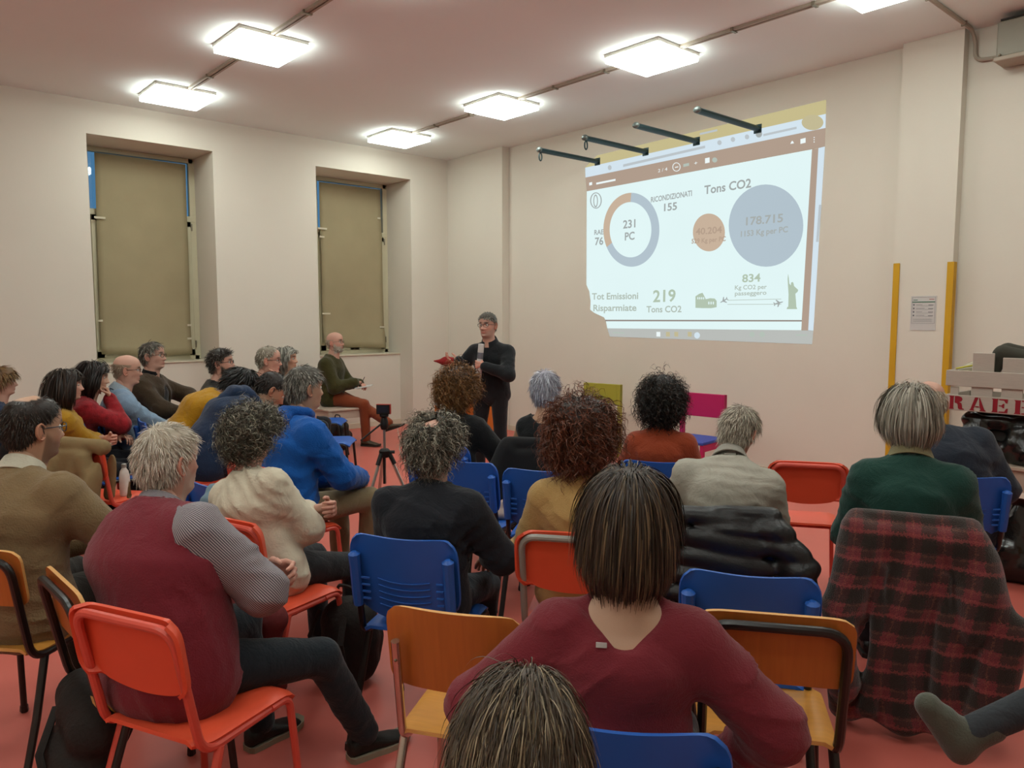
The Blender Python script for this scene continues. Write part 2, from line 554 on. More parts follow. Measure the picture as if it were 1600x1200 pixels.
paper([(147, 238), (290, 257), (299, 554), (158, 554)], 'tall brown kraft paper sheet taped over the window nearer the door side',
      [(156, 340, .12), (296, 508, .05), (296, 529, .05), (157, 501, .05)], 0.4)
paper([(498, 284), (595, 296), (600, 544), (505, 540)], 'brown kraft paper sheet behind the bald man in olive sweater',
      [(504, 357, .14), (503, 370, .08), (510, 490, .13), (597, 511, .08), (592, 341, .05)], 2.1)

# ---- ceiling lights: square LED panels on trunking
m_led = bpy.data.materials.new('led_diffuser'); m_led.use_nodes = True
_b = m_led.node_tree.nodes['Principled BSDF']
_b.inputs['Base Color'].default_value = (0.9, 0.9, 0.88, 1)
_b.inputs['Emission Color'].default_value = LAMP_COLOR
_b.inputs['Emission Strength'].default_value = LAMP_STRENGTH
m_white = mat('white_lacquer', 'd8d4ca', rough=0.45, var=0.04)
lamp_names = {(-8.6, 2.83): 'square ceiling light panel above the window by the seated group', (-6.57, 2.88): 'square ceiling light panel, larger in view, near the upper left',
              (-8.65, 5.66): 'small farthest square ceiling light panel near the room corner', (-6.61, 5.69): 'square ceiling light panel above the standing speaker',
              (-4.48, 5.66): 'square ceiling light panel nearest above the four wall bars', (-2.42, 5.67): 'square ceiling light panel cut by the top edge beside the grey wall box'}
def lamp(x, y, label):
    t = thing('ceiling_light', label, 'light', (x, y, ZC), 0, 'square light panels on the ceiling')
    MB().box((-0.305, -0.305, -0.030), (0.305, 0.305, 0), bev=0.004).build('housing', m_white, t, smooth=False)
    MB().box((-0.295, -0.295, -0.078), (0.295, 0.295, -0.0305)).build('diffuser', m_led, t, smooth=False)
for (x, y), lb in lamp_names.items(): lamp(x, y, lb)
for x, y, lb in ((-4.48, 2.88, 'square ceiling light panel just above the frame, third of its row'), (-2.42, 2.88, 'square ceiling light panel over the back rows of seats'),
                 (-0.35, 5.67, 'square ceiling light panel beyond the frame by the crate table'), (-0.35, 2.88, 'square ceiling light panel over the photographer'), (-6.57, 0.08, 'square ceiling light panel by the door side, out of view'), (-4.48, 0.08, 'square ceiling light panel left of the photographer'), (-2.42, 0.08, 'square ceiling light panel just left of the photographer, behind'), (-0.35, 0.08, 'added unseen light panel straight above the photographer'), (-2.42, -2.7, 'added unseen light panel behind the photographer to the left'), (-0.35, -2.7, 'added unseen light panel behind the photographer'),  # unseen panels straight above and behind the photographer, added to lighten the backs
                 ):
    lamp(x, y, lb)
m_trunk = mat('trunking_plastic', 'a89c8c', rough=0.6, var=0.05)
def trunk(y, x0, x1, label):
    t = MB(); t.box((x0, y-0.012, ZC-0.022), (x1, y+0.012, ZC)); t.box((x0, y+0.026, ZC-0.022), (x1, y+0.046, ZC))
    o = t.build('cable_trunking', m_trunk, None, smooth=False); tag(o, label, 'conduit')
    x = x0+0.35
    while x < x1:
        MB().box((x-0.012, y-0.02, ZC-0.03), (x+0.012, y+0.054, ZC-0.0)).build('clip', m_steel, o, smooth=False); x += 0.7
trunk(5.67, -8.9, -2.2, 'twin cable trunking joining the ceiling lights along the projection wall')
trunk(2.85, -8.8, 0.2, 'cable trunking joining the ceiling lights along the window side')
o = MB().tube(rounded([(-2.33, 5.95, ZC-0.015), (-2.33, 7.12, ZC-0.015), (-2.32, 7.19, ZC-0.09), (-2.315, 7.19, 3.77), (-2.12, 7.19, 3.755)], 0.07), 0.016).build('wall_conduit', m_trunk)
tag(o, 'thin grey conduit bending down the wall to the grey box', 'conduit')
for p in ((-2.33, 6.2), (-2.33, 6.95)):
    MB().box((p[0]-0.02, p[1]-0.01, ZC-0.035), (p[0]+0.02, p[1]+0.01, ZC)).build('clip', m_steel, o, smooth=False)
ac = thing('wall_unit', 'grey wall-mounted box high in the corner right of the pilaster', 'wall unit', (-2.1, YB, 3.66))
m_ac = mat('grey_casing', '8f8a7c', rough=0.5, var=0.04)
MB().box((0, -0.24, 0.03), (0.85, 0, 0.31), bev=0.012).build('casing', m_ac, ac, smooth=False)
MB().box((-0.01, -0.26, 0.0), (0.86, -0.02, 0.035), bev=0.006).build('lower_flap', m_trunk, ac, smooth=False)
MB().box((0.02, -0.235, 0.312), (0.83, -0.02, 0.325)).build('top_grille', mat('dark_grille', '2a2622', rough=0.6), ac, smooth=False)
for x in (0.03, 0.80): MB().ball((x, -0.25, 0.045), 0.012).build('screw', m_steel, ac)

# ---- four steel bars standing out from the wall over the projection
m_bar = mat('dark_green_steel', '2c4448', rough=0.45, var=0.1, metal=0.3, scale=12)
for i, (x, yf) in enumerate(((-6.54, 6.21), (-5.78, 6.17), (-5.07, 6.17), (-4.32, 6.15))):
    t = thing('wall_bar', ('first', 'second', 'third', 'fourth')[i]+' dark green steel bar from the corner, standing out over the projection', 'bar', (x, YB, 3.585), 0, 'steel bars over the projection')
    MB().tube([(0, 0.0, 0), (0, yf-YB, 0)], 0.036, n=10, flat=0.8).build('tube', m_bar, t, angle=40)
    MB().box((-0.045, -0.008, -0.045), (0.045, 0, 0.045), bev=0.003).build('wall_plate', m_bar, t, smooth=False)
    e = MB().ball((0, yf-YB, 0.004), (0.042, 0.03, 0.032)).build('end_cap', mat('worn_steel', '6b7470', rough=0.4, metal=0.5), t)
    if i < 2:
        a = np.linspace(0, 2*math.pi, 15)[:-1]
        MB().tube([(0.0, yf-YB+0.02+0.022*math.sin(k), -0.075+0.045*math.cos(k)) for k in a], 0.008, n=6, closed=True).build('ring_hook', m_bar, t)

# ---- yellow strips and the notice on the pilaster
m_yel = mat('yellow_paint', 'c99a1c', rough=0.55, var=0.08, scale=6)
def strip(x, y, z0, z1, w, lb):
    tag(MB().box((x-w/2, y-0.012, z0), (x+w/2, y, z1), bev=0.003).build('corner_guard', m_yel, None, smooth=False), lb, 'strip', 'yellow edge strips')
strip(-2.832, YB-0.11, 0.02, 2.125, 0.055, 'yellow vertical strip on the wall to the left of the notice')
g = MB().box((-2.415, YB-0.122, 0.02), (-2.363, YB-0.11, 2.115)).box((-2.375, YB-0.11, 0.02), (-2.363, YB-0.05, 2.115))
tag(g.build('corner_guard', m_yel, None, smooth=False), 'yellow strip wrapping the pilaster edge to the right of the notice', 'strip', 'yellow edge strips')
nt_ = thing('wall_notice', 'white printed notice with a green bar taped to the pilaster', 'notice', (-2.592, YB-0.111, 1.53))
m_paper = mat('white_paper', 'c9c6c2', rough=0.7, var=0.03); m_ink = mat('print_ink', '6a6a70', rough=0.8); m_green = mat('print_green', '2f6a50', rough=0.8)
MB().box((-0.105, -0.003, 0), (0.105, 0, 0.30)).build('sheet', m_paper, nt_, smooth=False)
fr = MB()
for a, b in (((-0.095, 0.06), (0.095, 0.0615)), ((-0.095, 0.288), (0.095, 0.2895)), ((-0.095, 0.06), (-0.0935, 0.289)), ((0.0935, 0.06), (0.095, 0.289))):
    fr.box((a[0], -0.0042, a[1]), (b[0], -0.003, b[1]))
fr.build('print_border', m_ink, nt_, smooth=False)
MB().box((-0.093, -0.0042, 0.243), (0.093, -0.003, 0.251)).build('green_bar', m_green, nt_, smooth=False)
MB().box((-0.085, -0.0042, 0.262), (-0.05, -0.003, 0.268)).build('header_mark', m_green, nt_, smooth=False)
MB().box((0.045, -0.0042, 0.268), (0.085, -0.003, 0.273)).build('header_mark', mat('print_red', 'a04a48', rough=.8), nt_, smooth=False)
ln = MB()
for k in range(4):
    z = 0.222-0.031*k
    ln.box((-0.085, -0.0042, z-0.006), (-0.074, -0.003, z+0.008)); ln.box((-0.06, -0.0042, z), (-0.01+0.02*(k % 2), -0.003, z+0.003)); ln.box((-0.06, -0.0042, z-0.01), (0.075, -0.003, z-0.0085)); ln.box((0.04, -0.0042, z-0.004), (0.08, -0.003, z+0.001))
for k in range(4): ln.box((-0.08, -0.0042, 0.098-0.008*k), (0.07+0.01*(k % 2), -0.003, 0.0995-0.008*k))
ln.build('print_lines', m_ink, nt_, smooth=False)

# ================================================================== THE PROJECTED SLIDE
def glow(name, c, k=1.0):  # projected light put into the slide panels as their own emission
    m = bpy.data.materials.new(name); m.use_nodes = True
    nt = m.node_tree; b = nt.nodes['Principled BSDF']
    col = lin(c)
    b.inputs['Base Color'].default_value = (0.0, 0.0, 0.0, 1); b.inputs['Specular IOR Level'].default_value = 0.0
    nz = nt.nodes.new('ShaderNodeTexNoise'); nz.inputs['Scale'].default_value = 1.2
    tc = nt.nodes.new('ShaderNodeTexCoord'); nt.links.new(tc.outputs['Object'], nz.inputs['Vector'])
    mx = nt.nodes.new('ShaderNodeMix'); mx.data_type = 'RGBA'; nt.links.new(nz.outputs['Fac'], mx.inputs[0])
    mx.inputs[6].default_value = tuple(x*0.97*k for x in col[:3])+(1,); mx.inputs[7].default_value = tuple(x*1.03*k for x in col[:3])+(1,)
    if name != 'beam_page': m.cycles.emission_sampling = 'NONE'
    nt.links.new(mx.outputs[2], b.inputs['Emission Color']); b.inputs['Emission Strength'].default_value = 1.0
    return m
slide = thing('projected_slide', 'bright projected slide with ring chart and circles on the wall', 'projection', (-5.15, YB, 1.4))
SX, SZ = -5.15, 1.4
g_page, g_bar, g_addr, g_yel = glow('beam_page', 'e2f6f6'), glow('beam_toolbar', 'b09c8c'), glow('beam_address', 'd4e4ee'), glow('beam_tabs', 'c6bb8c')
g_task, g_blue, g_tan, g_txt = glow('beam_taskbar', 'b9bcb8'), glow('beam_blue', 'b3c3cd'), glow('beam_tan', 'c8b29c'), glow('beam_text', 'a3a9a8')
g_green, g_dim, g_line, g_ttan, g_tblue = glow('beam_green', 'b3c4b0'), glow('beam_dim', 'b4c0b6'), glow('beam_line', '98918a'), glow('beam_tan_text', 'b59f8c'), glow('beam_blue_text', 'a8aeac')
g_white, g_addr2, g_yel2 = glow('beam_white', 'eef8f8'), glow('beam_grey', 'bcc4c8'), glow('beam_amber', 'c2b994')
def wxz(px, py):
    p = on_y(px, py, YB); return (p[0]-SX, p[2]-SZ)
def patch(name, pts, m, layer, parent=None):
    poly = [wxz(*p) for p in pts]
    a = sum(poly[i][0]*poly[(i+1) % len(poly)][1]-poly[(i+1) % len(poly)][0]*poly[i][1] for i in range(len(poly)))
    if a < 0: poly = poly[::-1]
    return MB().prism(poly, (0, -0.003-0.0016*layer, 0), (1, 0, 0), (0, 0, 1), (0, 1, 0), 0.0012).build(name, m, parent or slide, smooth=False)
def ell(x0, x1, y0, y1, n=48, a0=0, a1=2*math.pi):
    return [((x0+x1)/2+(x1-x0)/2*math.cos(a0+(a1-a0)*i/n), (y0+y1)/2+(y1-y0)/2*math.sin(a0+(a1-a0)*i/n)) for i in range(n)]
def ring(name, o, i, m, a0, a1, layer):
    n = 60
    A = [a0+(a1-a0)*k/n for k in range(n+1)]
    f = lambda b, a: ((b[0]+b[1])/2+(b[1]-b[0])/2*math.cos(a), (b[2]+b[3])/2+(b[3]-b[2])/2*math.sin(a))
    mb = MB()
    for k in range(n):
        q = [wxz(*f(o, A[k])), wxz(*f(o, A[k+1])), wxz(*f(i, A[k+1])), wxz(*f(i, A[k]))]
        y = -0.003-0.0016*layer
        mb.add([(u, y, v) for u, v in q]+[(u, y+0.0012, v) for u, v in q], [(0, 1, 2, 3), (7, 6, 5, 4), (0, 4, 5, 1), (3, 2, 6, 7)])
    return mb.build(name, m, slide, smooth=False)
def words(txt, l, r, h, m, layer=2, bold=0.022, parent=None, name='lettering'):
    """lettering with its baseline from pixel l to r and a cap height of h pixels"""
    cu = bpy.data.curves.new('letters', 'FONT'); cu.body = txt; cu.size = 1.0; cu.offset = bold; cu.resolution_u = 3
    ob = bpy.data.objects.new('letters', cu); COL.objects.link(ob)
    dg = bpy.context.evaluated_depsgraph_get()
    me = bpy.data.meshes.new_from_object(ob.evaluated_get(dg)); bpy.data.objects.remove(ob)
    n = len(me.vertices); co = np.empty(n*3, np.float32); me.vertices.foreach_get('co', co); co = co.reshape(-1, 3)
    A, B = np.array(wxz(*l)), np.array(wxz(*r)); T = np.array(wxz(l[0], l[1]-h))
    x0, x1 = co[:, 0].min(), co[:, 0].max()
    u = (co[:, 0]-x0)/(x1-x0); v = co[:, 1]/0.70
    out = np.zeros((n, 3), np.float32)
    xz = A[None]+(B-A)[None]*u[:, None]+np.array([0, T[1]-A[1]])[None]*v[:, None]
    out[:, 0] = xz[:, 0]; out[:, 1] = -0.003-0.0016*layer; out[:, 2] = xz[:, 1]
    me.vertices.foreach_set('co', out.ravel()); me.update(); me.materials.clear(); me.materials.append(m)
    return link(name, me, parent or slide)
# bands of the browser window
patch('tab_strip', [(933, 243), (1291, 156), (1290.5, 178), (914, 262)], g_yel, 0)
patch('address_bar', [(914.5, 262), (1290.5, 178), (1290, 200), (915, 277.5)], g_addr, 0)
patch('toolbar', [(915, 277.5), (1290, 200), (1289, 229), (917, 299)], g_bar, 0)
patch('page', [(917, 299), (1269, 233.5), (1253, 500), (946, 499.5), (944, 496), (929, 489), (922.5, 484), (923, 470), (921, 455), (916.5, 445)], g_page, 0)  # lower-left edge, continued in the strips below, is cut to the speaker's shadow
patch('margin', [(1269, 233.5), (1279, 231.5), (1263, 516), (1252.5, 516), (1253, 500)], g_bar, 0)
patch('scrollbar', [(1279, 231.5), (1289, 229), (1271, 516.5), (1263, 516)], g_addr, 0)
patch('scroll_thumb', [(1280, 320), (1284, 320), (1279, 378), (1275.5, 378)], g_addr2, 1)
patch('page_break', [(946, 499.5), (1253, 500), (1253, 502.5), (947, 502)], g_line, 1)
patch('second_page', [(947, 502), (1253, 502.5), (1252, 516), (949, 513)], g_page, 0)
patch('taskbar', [(949, 513), (1271, 516.5), (1269, 538), (953, 526)], g_task, 0)
patch('profile_button', ell(1253, 1287, 179.5, 203.5, 24), g_yel2, 2)
for x in (1026, 1041, 1054, 1075): patch('taskbar_icon', [(x, 518.5), (x+6, 518.6), (x+6, 526), (x, 525.6)], g_white if x < 1030 else g_yel2, 1)
patch('taskbar_icon', ell(1085, 1094, 519, 529, 16), g_addr, 1)
for x in (1171, 1187): patch('taskbar_icon', ell(x, x+9, 518, 527, 8), g_dim, 1)
patch('clock_digits', [(1244, 522), (1261, 522.5), (1261, 525), (1244, 524.5)], g_dim, 1)
patch('search_field', [(958, 518.5), (976, 519), (976, 521), (958, 520.5)], g_dim, 1)
patch('url_line', [(974, 257), (1102, 227.5), (1102, 231.5), (974, 261)], g_addr2, 1)
patch('url_line', [(1193, 209.5), (1245, 198), (1245, 201.5), (1193, 213)], g_addr2, 1)
patch('tab_title', [(1094, 208), (1121, 202), (1121, 205), (1094, 211)], g_addr2, 1)
patch('address_icon', ell(950, 956, 258, 266, 10), g_addr2, 1)
for x, y in ((1124, 223), (1145, 218), (1167, 214)): patch('address_icon', ell(x-3, x+4, y-4, y+4, 8), g_addr2, 1)
patch('avatar_icon', ell(1181, 1191, 204, 215, 16), g_txt, 1)
patch('file_title', [(932, 285.5), (962, 279.5), (962, 282.5), (932, 288.5)], g_white, 1)
patch('menu_icon', [(921, 285.5), (925.5, 284.5), (925.5, 289), (921, 290)], g_white, 1)
words('2 / 4', (1028.5, 269.5), (1043, 266.5), 5, g_white, 1, 0.0)
ring('zoom_button', (1051, 1063.5, 254, 268), (1052, 1062.5, 255, 267), g_white, 0, 2*math.pi, 1)
patch('zoom_minus', [(1055, 261), (1060, 260), (1060, 261.4), (1055, 262.4)], g_white, 1)
patch('zoom_field', [(1068, 256.5), (1077, 254.5), (1077, 259), (1068, 261)], g_dim, 1)
words('+', (1085, 258.5), (1090, 257.3), 6, g_white, 1, 0.0)
patch('fit_icon', [(1102, 247.5), (1109, 246), (1109, 254), (1102, 255.5)], g_white, 1)
patch('rotate_icon', ell(1113, 1121, 246, 254, 12), g_dim, 1)
patch('download_icon', [(1238, 220), (1241, 224), (1239.5, 224), (1239.5, 221), (1236.8, 221.5), (1236.8, 224.5), (1235.3, 225)], g_white, 1)
patch('print_icon', [(1251, 217.5), (1259, 215.5), (1259, 223), (1251, 225)], g_white, 1)
for y in (214, 217.5, 221): patch('more_dot', ell(1271.5, 1273.3, y, y+1.8, 8), g_white, 1)
# page contents
ring('ring_chart_blue', (943.3, 1030.7, 301.3, 416.8), (953, 1018.3, 315.8, 402.2), g_blue, -math.pi/2, math.pi*0.845, 2)
ring('ring_chart_tan', (943.3, 1030.7, 301.3, 416.8), (953, 1018.3, 315.8, 402.2), g_tan, math.pi*0.845, math.pi*1.5, 2)
patch('small_disc', ell(1083, 1133, 333.7, 392.8), g_tan, 1)
patch('large_disc', ell(1139, 1255.4, 288.3, 416.8), g_blue, 1)
ring('page_emblem', (922.5, 940.5, 300.7, 326), (924, 939, 302, 324.7), g_txt, 0, 2*math.pi, 1)
ring('page_emblem', (927.5, 934.5, 304, 324), (928.7, 933.3, 306, 322), g_txt, 0, 2*math.pi, 1)
words('Tons CO2', (1100.8, 303.5), (1174, 292.5), 13, g_txt)
words('RICONDIZIONATI', (1017.5, 316.4), (1081.6, 306), 8.2, g_txt)
words('155', (1038, 330), (1058.2, 327.5), 11.5, g_txt)
words('231', (974, 357), (993.3, 355), 12.3, g_txt)
words('PC', (976.8, 375.6), (992, 374), 12, g_txt)
words('RAEE', (929, 367), (947.5, 365.6), 7.5, g_txt, 1)
words('76', (930, 383), (943, 382), 11.5, g_txt, 1)
words('40.204', (1087.6, 367), (1128.3, 363.6), 10, g_ttan)
words('529 Kg per PC', (1081, 380.5), (1134.4, 376.4), 7, g_ttan)
words('178.715', (1166, 352), (1223.8, 346.6), 12.3, g_tblue)
words('1153 Kg per PC', (1158, 370), (1231.5, 362.5), 8.6, g_tblue)
words('834', (1160, 441), (1188.6, 439.6), 12, g_green)
words('Kg CO2 per', (1148.7, 452.6), (1198.5, 451.2), 6.6, g_dim, 2, 0.016)
words('passeggero', (1148.7, 461.8), (1198, 460.3), 6.6, g_dim, 2, 0.016)
words('219', (1020.8, 471.8), (1056, 470.6), 18, g_green)
words('Tons CO2', (1010.6, 488), (1065.2, 487.7), 9.6, g_dim)
words('Tot Emissioni', (925.4, 468), (997.7, 467), 9.8, g_dim)
words('Risparmiate', (927.6, 486), (995, 485.6), 9.8, g_dim)
for y0, y1 in ((468.8, 466.8), (475.3, 475)): patch('route_line', [(1137, y0), (1221, y1), (1221, y1+0.8), (1137, y0+0.8)], g_dim, 1)
col = [(1087, 481), (1087, 463), (1093, 459), (1098, 457.5), (1101, 463), (1103, 467.5), (1110, 466), (1117, 466.5), (1120, 470), (1120, 480), (1112, 481.5), (1098, 481.5)]
patch('amphitheatre_icon', col, g_green, 1)
for k in range(4): patch('arch_opening', ell(1090+3*k, 1091.8+3*k, 464, 468, 8), g_page, 2)
for k in range(3): patch('arch_opening', ell(1107+3.5*k, 1109+3.5*k, 471, 476, 8), g_page, 2)
lib = [(1229.5, 483), (1230.5, 480), (1232, 479), (1232.5, 460), (1231.5, 445), (1231, 436), (1231.7, 428), (1232.8, 434), (1233.5, 443), (1236, 446), (1236.5, 441.5), (1239, 440.5), (1240.2, 443), (1241, 447), (1247.5, 453), (1246.5, 456), (1243, 459), (1244, 470), (1244.5, 479), (1246, 483)]
patch('statue_icon', lib, g_green, 1)
def plane_icon(cx, cy, s, a):
    pts = [(10, 0), (7, 1), (3, 1.2), (-2, 7), (-4, 7), (-1, 1.3), (-6, 1), (-8, 3.4), (-9.5, 3.4), (-8, 0), (-9.5, -3.4), (-8, -3.4), (-6, -1), (-1, -1.3), (-4, -7), (-2, -7), (3, -1.2), (7, -1)]
    c, n = math.cos(a), math.sin(a)
    patch('plane_icon', [(cx+s*(x*c-y*n), cy+s*(x*n+y*c)) for x, y in pts], g_txt, 1)
plane_icon(1131.5, 469.5, 0.72, math.radians(150)); plane_icon(1216.5, 473.5, 0.82, math.radians(-15))
# ================================================================== CHAIRS
m_red = mat('red_plastic', 'de5234', rough=0.38, var=0.06, scale=9, spec=0.45)
m_redtube = mat('red_tube', 'd25242', rough=0.35, var=0.06, scale=9, spec=0.5)
m_blue = mat('blue_plastic', '2459ac', rough=0.42, var=0.08, scale=9, spec=0.4)
m_black = mat('black_tube', '14110f', rough=0.35, var=0.1, spec=0.5)
m_grey = mat('grey_tube', '8f8c84', rough=0.35, var=0.05, spec=0.5)
m_chrome = mat('chrome_tube', 'c8c2ba', rough=0.18, metal=1.0, var=0.03)
m_ply = mat('beech_plywood', 'b4682a', rough=0.42, var=0.16, scale=5, stretch=(14, 1.2, 1.2), spec=0.4, coat=0.2)
m_plyedge = mat('beech_edge', 'd09a58', rough=0.5, var=0.15, scale=20, stretch=(1, 1, 12))

def back_panel(w, z0, z1, sag0, sag1, y0, hollow, slope, nx=25, nz=15, roundness=0.16, power=6.0, lip=0.0):
    G = np.zeros((nz, nx, 3))
    for i in range(nz):
        t = -1+2*i/(nz-1)
        wt = w*(1-roundness*abs(t)**power)
        for j in range(nx):
            s = -1+2*j/(nx-1)
            x = s*wt/2
            a = z0-sag0*(1-s*s); b = z1-sag1*(1-s*s)
            zz = a+(b-a)*(t+1)/2
            zz -= (0.35*(z1-z0))*0.5*roundness*(t if t > 0 else t*0.6)*abs(s)**power
            y = y0+hollow*s*s-slope*(zz-z0)
            if lip: y -= lip*max(0, (abs(s)-0.86)/0.14)**2
            G[i, j] = (x, y, zz)
    return G
def seat_panel(w, d0, d1, z, dip=0.012, lip=0.035, nx=17, ny=15, taper=0.06, rnd_=0.1):
    G = np.zeros((ny, nx, 3))
    for i in range(ny):
        v = i/(ny-1); y = d0+(d1-d0)*v
        t = abs(2*v-1)
        wt = w*(1-taper*(1-v))*(1-rnd_*t**8)
        for j in range(nx):
            s = -1+2*j/(nx-1)
            zz = z-dip*(1-s*s)*math.sin(math.pi*min(1, v*1.1))-lip*max(0, (v-0.8)/0.2)**2-0.012*max(0, (abs(s)-0.85)/0.15)**2+0.01*max(0, (0.15-v)/0.15)
            G[i, j] = (s*wt/2, y, zz)
    return G
def legs(t, m, x=0.195, zf=0.43, r=0.0125, splay=0.02, back=-0.26):
    for s in (-1, 1):
        MB().tube(rounded([(s*x, 0.10, zf), (s*x, 0.185, zf), (s*(x+splay), 0.215, 0.012)], 0.05), r, n=10).build('leg', m, t)
        MB().tube([(s*x, -0.11, zf-0.006), (s*(x+splay*0.6), back+0.08, zf*0.5), (s*(x+splay), back, 0.012)], [r, r, r*0.92], n=10, flat=1.2).build('leg', m, t)
    for s in (-1, 1):
        for y in (0.215, back):
            MB().lathe([(r*1.05, 0), (r*1.35, 0.006), (r*1.2, 0.03)], (s*(x+splay), y, 0), 8).build('foot_cap', m_black, t)

def make_red(frame_mat, name, tube_r=0.0135):
    t = thing(name, 'chair', 'chair')
    x = 0.19
    MB().tube(rounded([(-x, 0.12, 0.428), (-x, -0.17, 0.428), (-x, -0.255, 0.815), (x, -0.255, 0.815), (x, -0.17, 0.428), (x, 0.12, 0.428)], 0.06, 6), tube_r, n=10, flat=1.0).build('back_frame', frame_mat, t)
    legs(t, frame_mat)
    MB().sheet(seat_panel(0.41, -0.19, 0.22, 0.455), 0.012).build('seat', m_red, t, angle=60)
    MB().sheet(back_panel(0.425, 0.615, 0.835, 0.03, 0.0, -0.196, 0.0, 0.16, lip=0.035), 0.011).build('backrest', m_red, t, angle=60)
    MB().tube([(-x, -0.06, 0.42), (x, -0.06, 0.42)], 0.010).build('stretcher', frame_mat, t)
    return t
def make_blue(name):
    t = thing(name, 'chair', 'chair')
    x = 0.19
    for s in (-1, 1):
        MB().tube(rounded([(s*x, 0.12, 0.428), (s*x, -0.17, 0.428), (s*x, -0.232, 0.77)], 0.06, 6), 0.0125, n=10).build('upright', m_black, t)
    legs(t, m_black)
    MB().sheet(seat_panel(0.41, -0.19, 0.22, 0.455), 0.012).build('seat', m_blue, t, angle=60)
    b = MB().sheet(back_panel(0.435, 0.545, 0.845, 0.045, 0.012, -0.19, 0.02, 0.16, lip=0.012), 0.009).build('backrest', m_blue, t, angle=60)
    for s in (-1, 1):
        yy = lambda z: -0.205-0.15*(z-0.545)
        MB().tube([(s*0.187, yy(z)-0.004, z) for z in (0.56, 0.60, 0.66, 0.72, 0.765, 0.775)], [0.019, 0.021, 0.021, 0.021, 0.023, 0.010], n=10).build('pocket', m_blue, b)
        for k in range(4):
            z = 0.59+0.028*k
            MB().tube([(s*0.165, yy(z)-0.006, z), (s*0.135, yy(z)+0.001, z-0.004)], 0.005, n=6).build('side_rib', m_blue, b)
    for k in range(5):
        z = 0.565+0.026*k
        pts = [(u*0.105, -0.1975-0.16*(z-0.545)+0.02*(u*0.48)**2, z-0.012*(1-u*u)) for u in np.linspace(-1, 1, 9)]
        MB().tube(pts, 0.0028, n=6).build('back_rib', m_blue, b)
    MB().tube([(-x, -0.06, 0.42), (x, -0.06, 0.42)], 0.010).build('stretcher', m_black, t)
    return t
def rounded_board(w, z0, z1, y0, hollow, slope, th, name, t, rad=0.05):
    G = back_panel(w, z0, z1, 0.0, 0.0, y0, hollow, slope, nx=25, nz=15, roundness=0.14, power=9)
    mb = MB().sheet(G, th)
    nf = len(mb.f); rim = 2*(24+14)
    for i in range(nf-rim, nf): mb.mi[i] = 1
    return mb.build(name, [m_ply, m_plyedge], t, angle=40)
def make_wood(frame_mat, name, chrome=False):
    t = thing(name, 'chair', 'chair')
    x = 0.185
    if chrome:
        for s in (-1, 1):
            MB().tube(rounded([(s*x*0.9, 0.12, 0.428), (s*x*0.9, -0.17, 0.428), (s*0.155, -0.238, 0.755)], 0.06, 6), 0.0125, n=10, flat=1.0).build('upright', frame_mat, t)
            for z in (0.70, 0.735): MB().ball((s*0.155, -0.232-0.016*0, z), (0.006, 0.012, 0.006)).build('rivet', m_steel, t)
        rounded_board(0.40, 0.60, 0.845, -0.182, 0.022, 0.16, 0.011, 'backrest', t)
    else:
        MB().tube(rounded([(-x, 0.12, 0.428), (-x, -0.17, 0.428), (-x, -0.25, 0.815), (x, -0.25, 0.815), (x, -0.17, 0.428), (x, 0.12, 0.428)], 0.07, 6), 0.014, n=10).build('back_frame', frame_mat, t)
        rounded_board(0.42, 0.635, 0.845, -0.192, 0.0, 0.16, 0.011, 'backrest', t)
    legs(t, frame_mat, x=x)
    G = seat_panel(0.40, -0.18, 0.22, 0.455, dip=0.010, lip=0.03)
    mb = MB().sheet(G, 0.011); nf = len(mb.f)
    for i in range(nf-2*(16+14), nf): mb.mi[i] = 1
    mb.build('seat', [mat('beech_seat', 'c98a3c', rough=0.4, var=0.14, scale=5, stretch=(1.2, 14, 1), coat=0.25), m_plyedge], t, angle=50)
    MB().tube([(-x, -0.06, 0.42), (x, -0.06, 0.42)], 0.010).build('stretcher', frame_mat, t)
    return t
PROTO = {}
USED = set()
CHAIRS = 'audience chairs'
def chair(kind, loc, rz, label):
    mk = {'red': lambda: make_red(m_redtube, 'stacking_chair'), 'redgrey': lambda: make_red(m_grey, 'stacking_chair'),
          'blue': lambda: make_blue('stacking_chair'), 'wood': lambda: make_wood(m_black, 'school_chair'), 'chrome': lambda: make_wood(m_chrome, 'school_chair', True)}
    if kind not in PROTO:
        PROTO[kind] = mk[kind](); o = PROTO[kind]
        o.location = Vector((loc[0], loc[1], 0)); o.rotation_euler = (0, 0, rz); o['label'] = label
    else:
        o = dup(PROTO[kind], label, (loc[0], loc[1], 0), rz)
    o['group'] = CHAIRS
    return o
def chair_at(kind, px, py, d, yaw, label):
    """px,py: middle of the top edge of the backrest at distance d"""
    p = at(px, py, d); rz = heading(yaw)
    c, s = math.cos(rz), math.sin(rz)
    return chair(kind, (p[0]-s*0.235, p[1]+c*0.235), rz, label)

